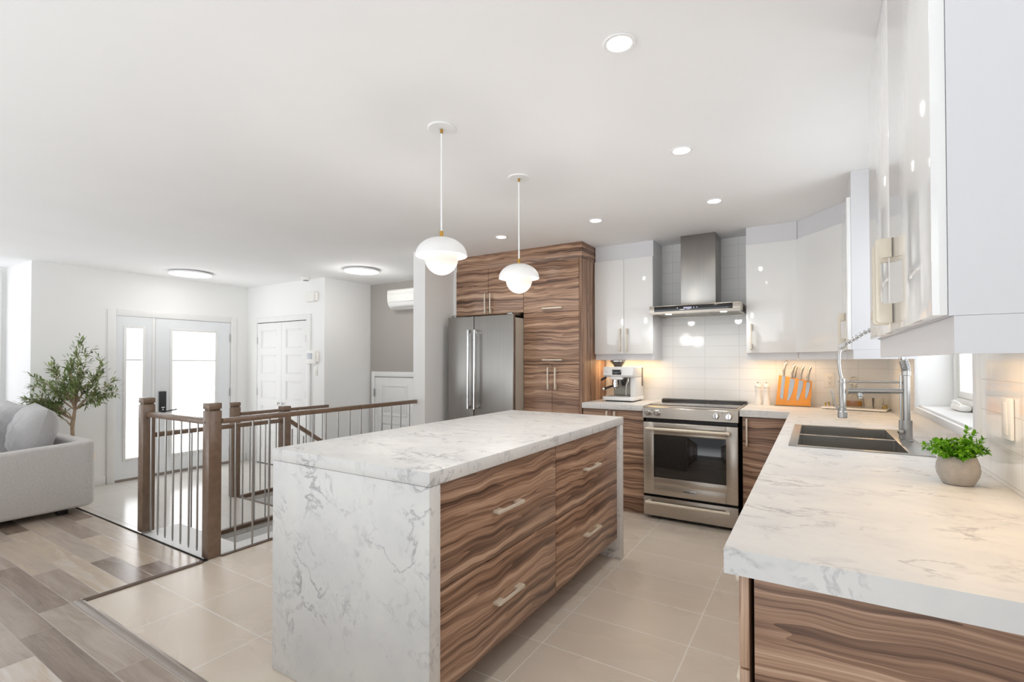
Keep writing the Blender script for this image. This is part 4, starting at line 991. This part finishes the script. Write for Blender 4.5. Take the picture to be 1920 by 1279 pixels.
hp = MB().lathe([(0, 1.2625), (.038, 1.2625), (.042, 1.275), (.068, 1.305), (.074, 1.310), (.074, 1.322), (.066, 1.324), (0, 1.320)], (-1.575, 4.44, 0), 36).build('bean_hopper', 'smoke', t)
MB().lathe([(.0745, 1.3105), (.0765, 1.311), (.0765, 1.318), (.0745, 1.3185)], (-1.575, 4.44, 0), 36).build('hopper_band', 'chrome', hp)
MB().box(ex1 - .0015, ex1 + .0015, 4.60, 4.64, 1.08, 1.255, .001).build('water_gauge', 'smoke', t)

# pepper mills
def mill(x, label):
    y = 4.655
    t = thing('pepper_mill', label, 'pepper mill', (x, y, ZW), 'white mills by the oven')
    pr = [(0, .0005), (.0265, .0005), (.027, .006), (.026, .011), (.0265, .014), (.0255, .022), (.0262, .025), (.025, .033), (.0255, .036), (.0235, .046), (.0195, .07), (.0175, .092), (.018, .108), (.0215, .122), (.0235, .130), (.0235, .138), (.019, .141), (.019, .1435), (0, .1435)]
    MB().lathe([(r, ZW + h) for r, h in pr], (x, y, 0), 32).build('body', 'ceramic', t)
    hd = [(0, .144), (.018, .144), (.0235, .150), (.0248, .160), (.0225, .172), (.013, .182), (0, .184)]
    h = MB().lathe([(r, ZW + q) for r, q in hd], (x, y, 0), 32).build('head', 'ceramic', t)
    MB().lathe([(0, ZW + .1842), (.0045, ZW + .1842), (.006, ZW + .190), (.0045, ZW + .196), (0, ZW + .197)], (x, y, 0), 16).build('top_knob', 'satin_steel', h)
mill(-.415, 'white turned mill standing next to the oven')
mill(-.350, 'white turned mill standing next to the knife block')

# magnetic knife block and knives
TILT = R(-11)
KB = Matrix.Translation((0, 4.622, .948)) @ Matrix.Rotation(TILT, 4, 'X')
t = thing('knife_block', 'upright orange bamboo magnetic knife board on a thin steel foot', 'knife block', (-.15, 4.66, ZW))
MB().box(-.290, -.028, 4.612, 4.72, ZW, .9455, .001).build('foot', 'satin_steel', t)
MB().prism([(-.282, 0), (-.033, 0), (-.021, .202), (-.257, .254)], 'y', 0, .03, .0015).xform(KB).build('board', 'bamboo', t)
def knife(x0, zt, lean, blade, hl, label):
    """x0, zt: bolster on the board; blade: outline below the bolster; hl: handle length."""
    b = KB @ Vector((x0, -.004, zt))
    t = thing('kitchen_knife', label, 'knife', tuple(b), 'knives on the bamboo board')
    m = KB @ Matrix.Translation((x0, 0, zt)) @ Matrix.Rotation(R(lean), 4, 'Y')
    MB().prism(blade, 'y', -.0028, -.0008, .0005, 1).xform(m).build('blade', 'blade', t)
    pts = [(0.0, 0), (.001, .012), (-.003, .035), (.002, .065), (.003, .085), (.008, .104), (.014, .117)]
    s = hl / .117
    MB().tube([(x, -.0125, .002 + z * s) for x, z in pts], [.0095, .0085, .0105, .0085, .0105, .0105, .006], 12).xform(m).build('handle', 'satin_steel', t)
knife(-.222, .245, 5, [(-.0125, 0), (.0125, 0), (.0125, -.19), (.004, -.196), (-.0125, -.178)], .127, 'bread knife with a long even blade, at the board end by the mills')
knife(-.163, .228, 6, [(-.013, 0), (.022, -.008), (.025, -.03), (.018, -.11), (.006, -.165), (-.008, -.195), (-.0145, -.19), (-.0145, -.1)], .120, 'broad chef knife, second along from the bread knife')
knife(-.101, .216, 6, [(-.012, 0), (.022, -.010), (.022, -.055), (.012, -.12), (-.002, -.180), (-.012, -.165), (-.0145, -.15), (-.0135, -.06)], .115, 'santoku knife with a dropped tip, between two pointed knives on the board')
knife(-.049, .201, 4, [(-.010, 0), (.0165, -.006), (.018, -.03), (.012, -.085), (.0, -.138), (-.006, -.148), (-.0125, -.115), (-.0125, -.05)], .120, 'smallest pointed knife on the low end of the board')
b = KB @ Vector((-.147, .034, .22)); t = thing('kitchen_knife', 'knife handle rising from behind the board between the chef knife and santoku', 'knife', tuple(b), 'knives on the bamboo board')
m = KB @ Matrix.Translation((-.147, .042, .238)) @ Matrix.Rotation(R(8), 4, 'Y')
MB().prism([(-.01, 0), (.014, 0), (.012, -.08), (-.008, -.12)], 'y', -.0045, -.0025).xform(m).build('blade', 'blade', t)
MB().tube([(0, 0, 0), (.002, 0, .03), (.0, 0, .06), (.008, 0, .098)], [.008, .009, .008, .006], 12).xform(m).build('handle', 'satin_steel', t)

# tray with decanter and tumblers
t = thing('serving_tray', 'long marble serving tray with gold handles in the worktop corner', 'tray', (.25, 4.58, ZW))
TR = Matrix.Translation((.262, 4.59, 0)) @ Matrix.Rotation(R(-14), 4, 'Z')
MB().box(-.205, .205, -.10, .10, ZW + .004, ZW + .016, .004).xform(TR).build('board', 'ceramic', t)
for sx in (-1, 1):
    for sy in (-1, 1): MB().lathe([(0, 0), (.01, 0), (.01, .0038), (0, .0038)], (sx * .17, sy * .075, ZW), 12).xform(TR).build('foot', 'black', t)
for sx in (-1, 1):
    MB().tube([(sx * .185, -.05, ZW + .016), (sx * .185, -.05, ZW + .040)], .004, 10).tube([(sx * .185, .05, ZW + .016), (sx * .185, .05, ZW + .040)], .004, 10).tube([(sx * .185, -.072, ZW + .041), (sx * .185, .072, ZW + .041)], .0045, 10).xform(TR).build('handle', 'gold', t)
zt = ZW + .0165
cx, cyy = tuple((TR @ Vector((-.01, .015, 0)))[:2])
t = thing('decanter', 'crystal decanter with a round faceted stopper and amber spirit inside', 'decanter', (cx, cyy, zt))
MB().lathe([(0, zt), (.052, zt), (.055, zt + .006), (.055, zt + .075), (.045, zt + .098), (.018, zt + .118), (.016, zt + .150), (.024, zt + .165), (.022, zt + .166), (.0135, zt + .150), (.0155, zt + .120), (.042, zt + .096), (.051, zt + .074), (.051, zt + .010), (0, zt + .010)], (cx, cyy, 0), 12).build('bottle', 'crystal', t)
MB().lathe([(0, zt + .0105), (.0505, zt + .0105), (.0505, zt + .052), (0, zt + .052)], (cx, cyy, 0), 12).build('spirit', 'amber', t)
MB().lathe([(0, zt + .152), (.0125, zt + .152), (.0125, zt + .168), (.016, zt + .172), (.028, zt + .186), (.033, zt + .203), (.028, zt + .222), (.014, zt + .234), (0, zt + .236)], (cx, cyy, 0), 10).build('stopper', 'crystal', t)
for (lx, ly), lb in (((.085, .0), 'clear cut-glass tumbler standing beside the decanter, in line with it'), ((.135, .045), 'clear cut-glass tumbler at the gold handle, closer to the window wall'), ((-.115, .0), 'clear cut-glass tumbler on the knife-board side of the decanter')):
    gx, gy = tuple((TR @ Vector((lx, ly, 0)))[:2])
    g = MB().lathe([(0, zt), (.028, zt), (.031, zt + .004), (.036, zt + .078), (.034, zt + .078), (.0295, zt + .014), (0, zt + .012)], (gx, gy, 0), 16).build('tumbler', 'crystal', loc=(gx, gy, zt))
    tag(g, lb, 'glass', 'cut-glass tumblers on the tray')

# potted plant
rnd = random.Random(5)
PX, PY = .366, 1.975
PS = .77
t = thing('potted_plant', 'small bright green leafy plant in a rounded grey stone pot on the worktop', 'potted plant', (PX, PY, ZW))
MB().lathe([(r * PS, ZW + .0005 + h * .92) for r, h in ((0, 0), (.044, 0), (.050, .004), (.064, .030), (.0675, .048), (.065, .068), (.056, .090), (.053, .093), (.050, .090), (.055, .075), (0, .072))], (PX, PY, 0), 44).build('pot', 'concrete', t)
MB().lathe([(0, ZW + .068), (.0395, ZW + .069), (.037, ZW + .077), (0, ZW + .080)], (PX, PY, 0), 28).build('soil', 'soil', t)
fol = MB(); stm = MB(); C0 = Vector((PX, PY, ZW + .076))
def sprig(az, el, L):
    L *= .80
    d = Vector((math.cos(az) * math.cos(el), math.sin(az) * math.cos(el), math.sin(el)))
    b = C0 + Vector((math.cos(az), math.sin(az), 0)) * rnd.uniform(.004, .028)
    pts = [b, b + d * L * .5 + up * .004, b + d * L + up * .010]
    stm.tube(pts, [.0014, .0012, .0008], 6)
    n = int(L / .0075)
    for i in range(1, n + 1):
        f = i / n; q = pts[0].lerp(pts[2], f) + up * .006 * math.sin(3.14 * f)
        for s in range(2 if f < .97 else 4):
            a = i * 1.57 + s * (3.14 if f < .97 else 1.57) + rnd.uniform(-.4, .4)
            sd = d.cross(up).normalized(); sn = sd.cross(d)
            ld = (d * (.7 if f < .9 else 1.1) + sd * math.cos(a) + sn * math.sin(a)).normalized()
            leaf(fol, q, ld, (up * 1.2 + jit(.4)).normalized(), rnd.uniform(.011, .018), rnd.uniform(.0075, .011), rnd.uniform(0, .3))
for k in range(64): sprig(rnd.uniform(0, 6.283), rnd.uniform(.05, 1.35), rnd.uniform(.035, .062))
vw = math.atan2(.527, .85)
sprig(vw + math.pi, .42, .10); sprig(vw + math.pi + .3, .25, .095); sprig(vw + math.pi - .2, .30, .085); sprig(vw + math.pi + .1, .62, .095)
sprig(vw + .3, 1.15, .105); sprig(vw + .1, 1.0, .095); sprig(vw - .2, .75, .085); sprig(vw, .35, .085); sprig(vw + .2, .2, .08); sprig(vw - .5, .3, .075)
stm.build('stems', 'leaf_green', t); fol.build('foliage', 'leaf_green', t)

# outlets
def outlet(loc, axis, label, double=True):
    x, y, z = loc
    t = thing('wall_outlet', label, 'outlet', loc, 'outlets on the tiled walls')
    if axis == 'y':
        MB().box(x - .037, x + .037, y - .006, y - .0005, z - .060, z + .060, .002).build('plate', 'ceramic', t)
        MB().box(x - .017, x + .017, y - .0085, y - .0062, z - .035, z + .035, .001).build('socket_face', 'ceramic', t)
        for dz in (-.019, .019):
            MB().box(x - .0075, x - .0055, y - .0092, y - .0086, dz + z - .001, dz + z + .007).box(x + .0055, x + .0075, y - .0092, y - .0086, dz + z - .001, dz + z + .007).box(x - .002, x + .002, y - .0092, y - .0086, dz + z - .009, dz + z - .004).build('slots', 'gap', t)
    else:
        MB().box(x - .009, x - .0005, y - .042, y + .042, z - .060, z + .060, .003).build('plate', 'ceramic', t)
        MB().box(x - .012, x - .0092, y - .020, y + .020, z - .046, z + .046, .002).build('rocker', 'ceramic', t)
        for k in range(4): MB().lathe([(0, 0), (.002, 0), (.002, -.001), (0, -.001)], (x - .0093, y + .028, z - .03 + k * .02), 8, 'x').build('indicator', 'screen', t)
outlet((.100, WY - .0002, 1.158), 'y', 'white double wall outlet on the tiles above the tray')
outlet((WX - .0002, 1.968, 1.146), 'x', 'white dimmer plate on the tiles behind the potted plant, below the big cupboard')
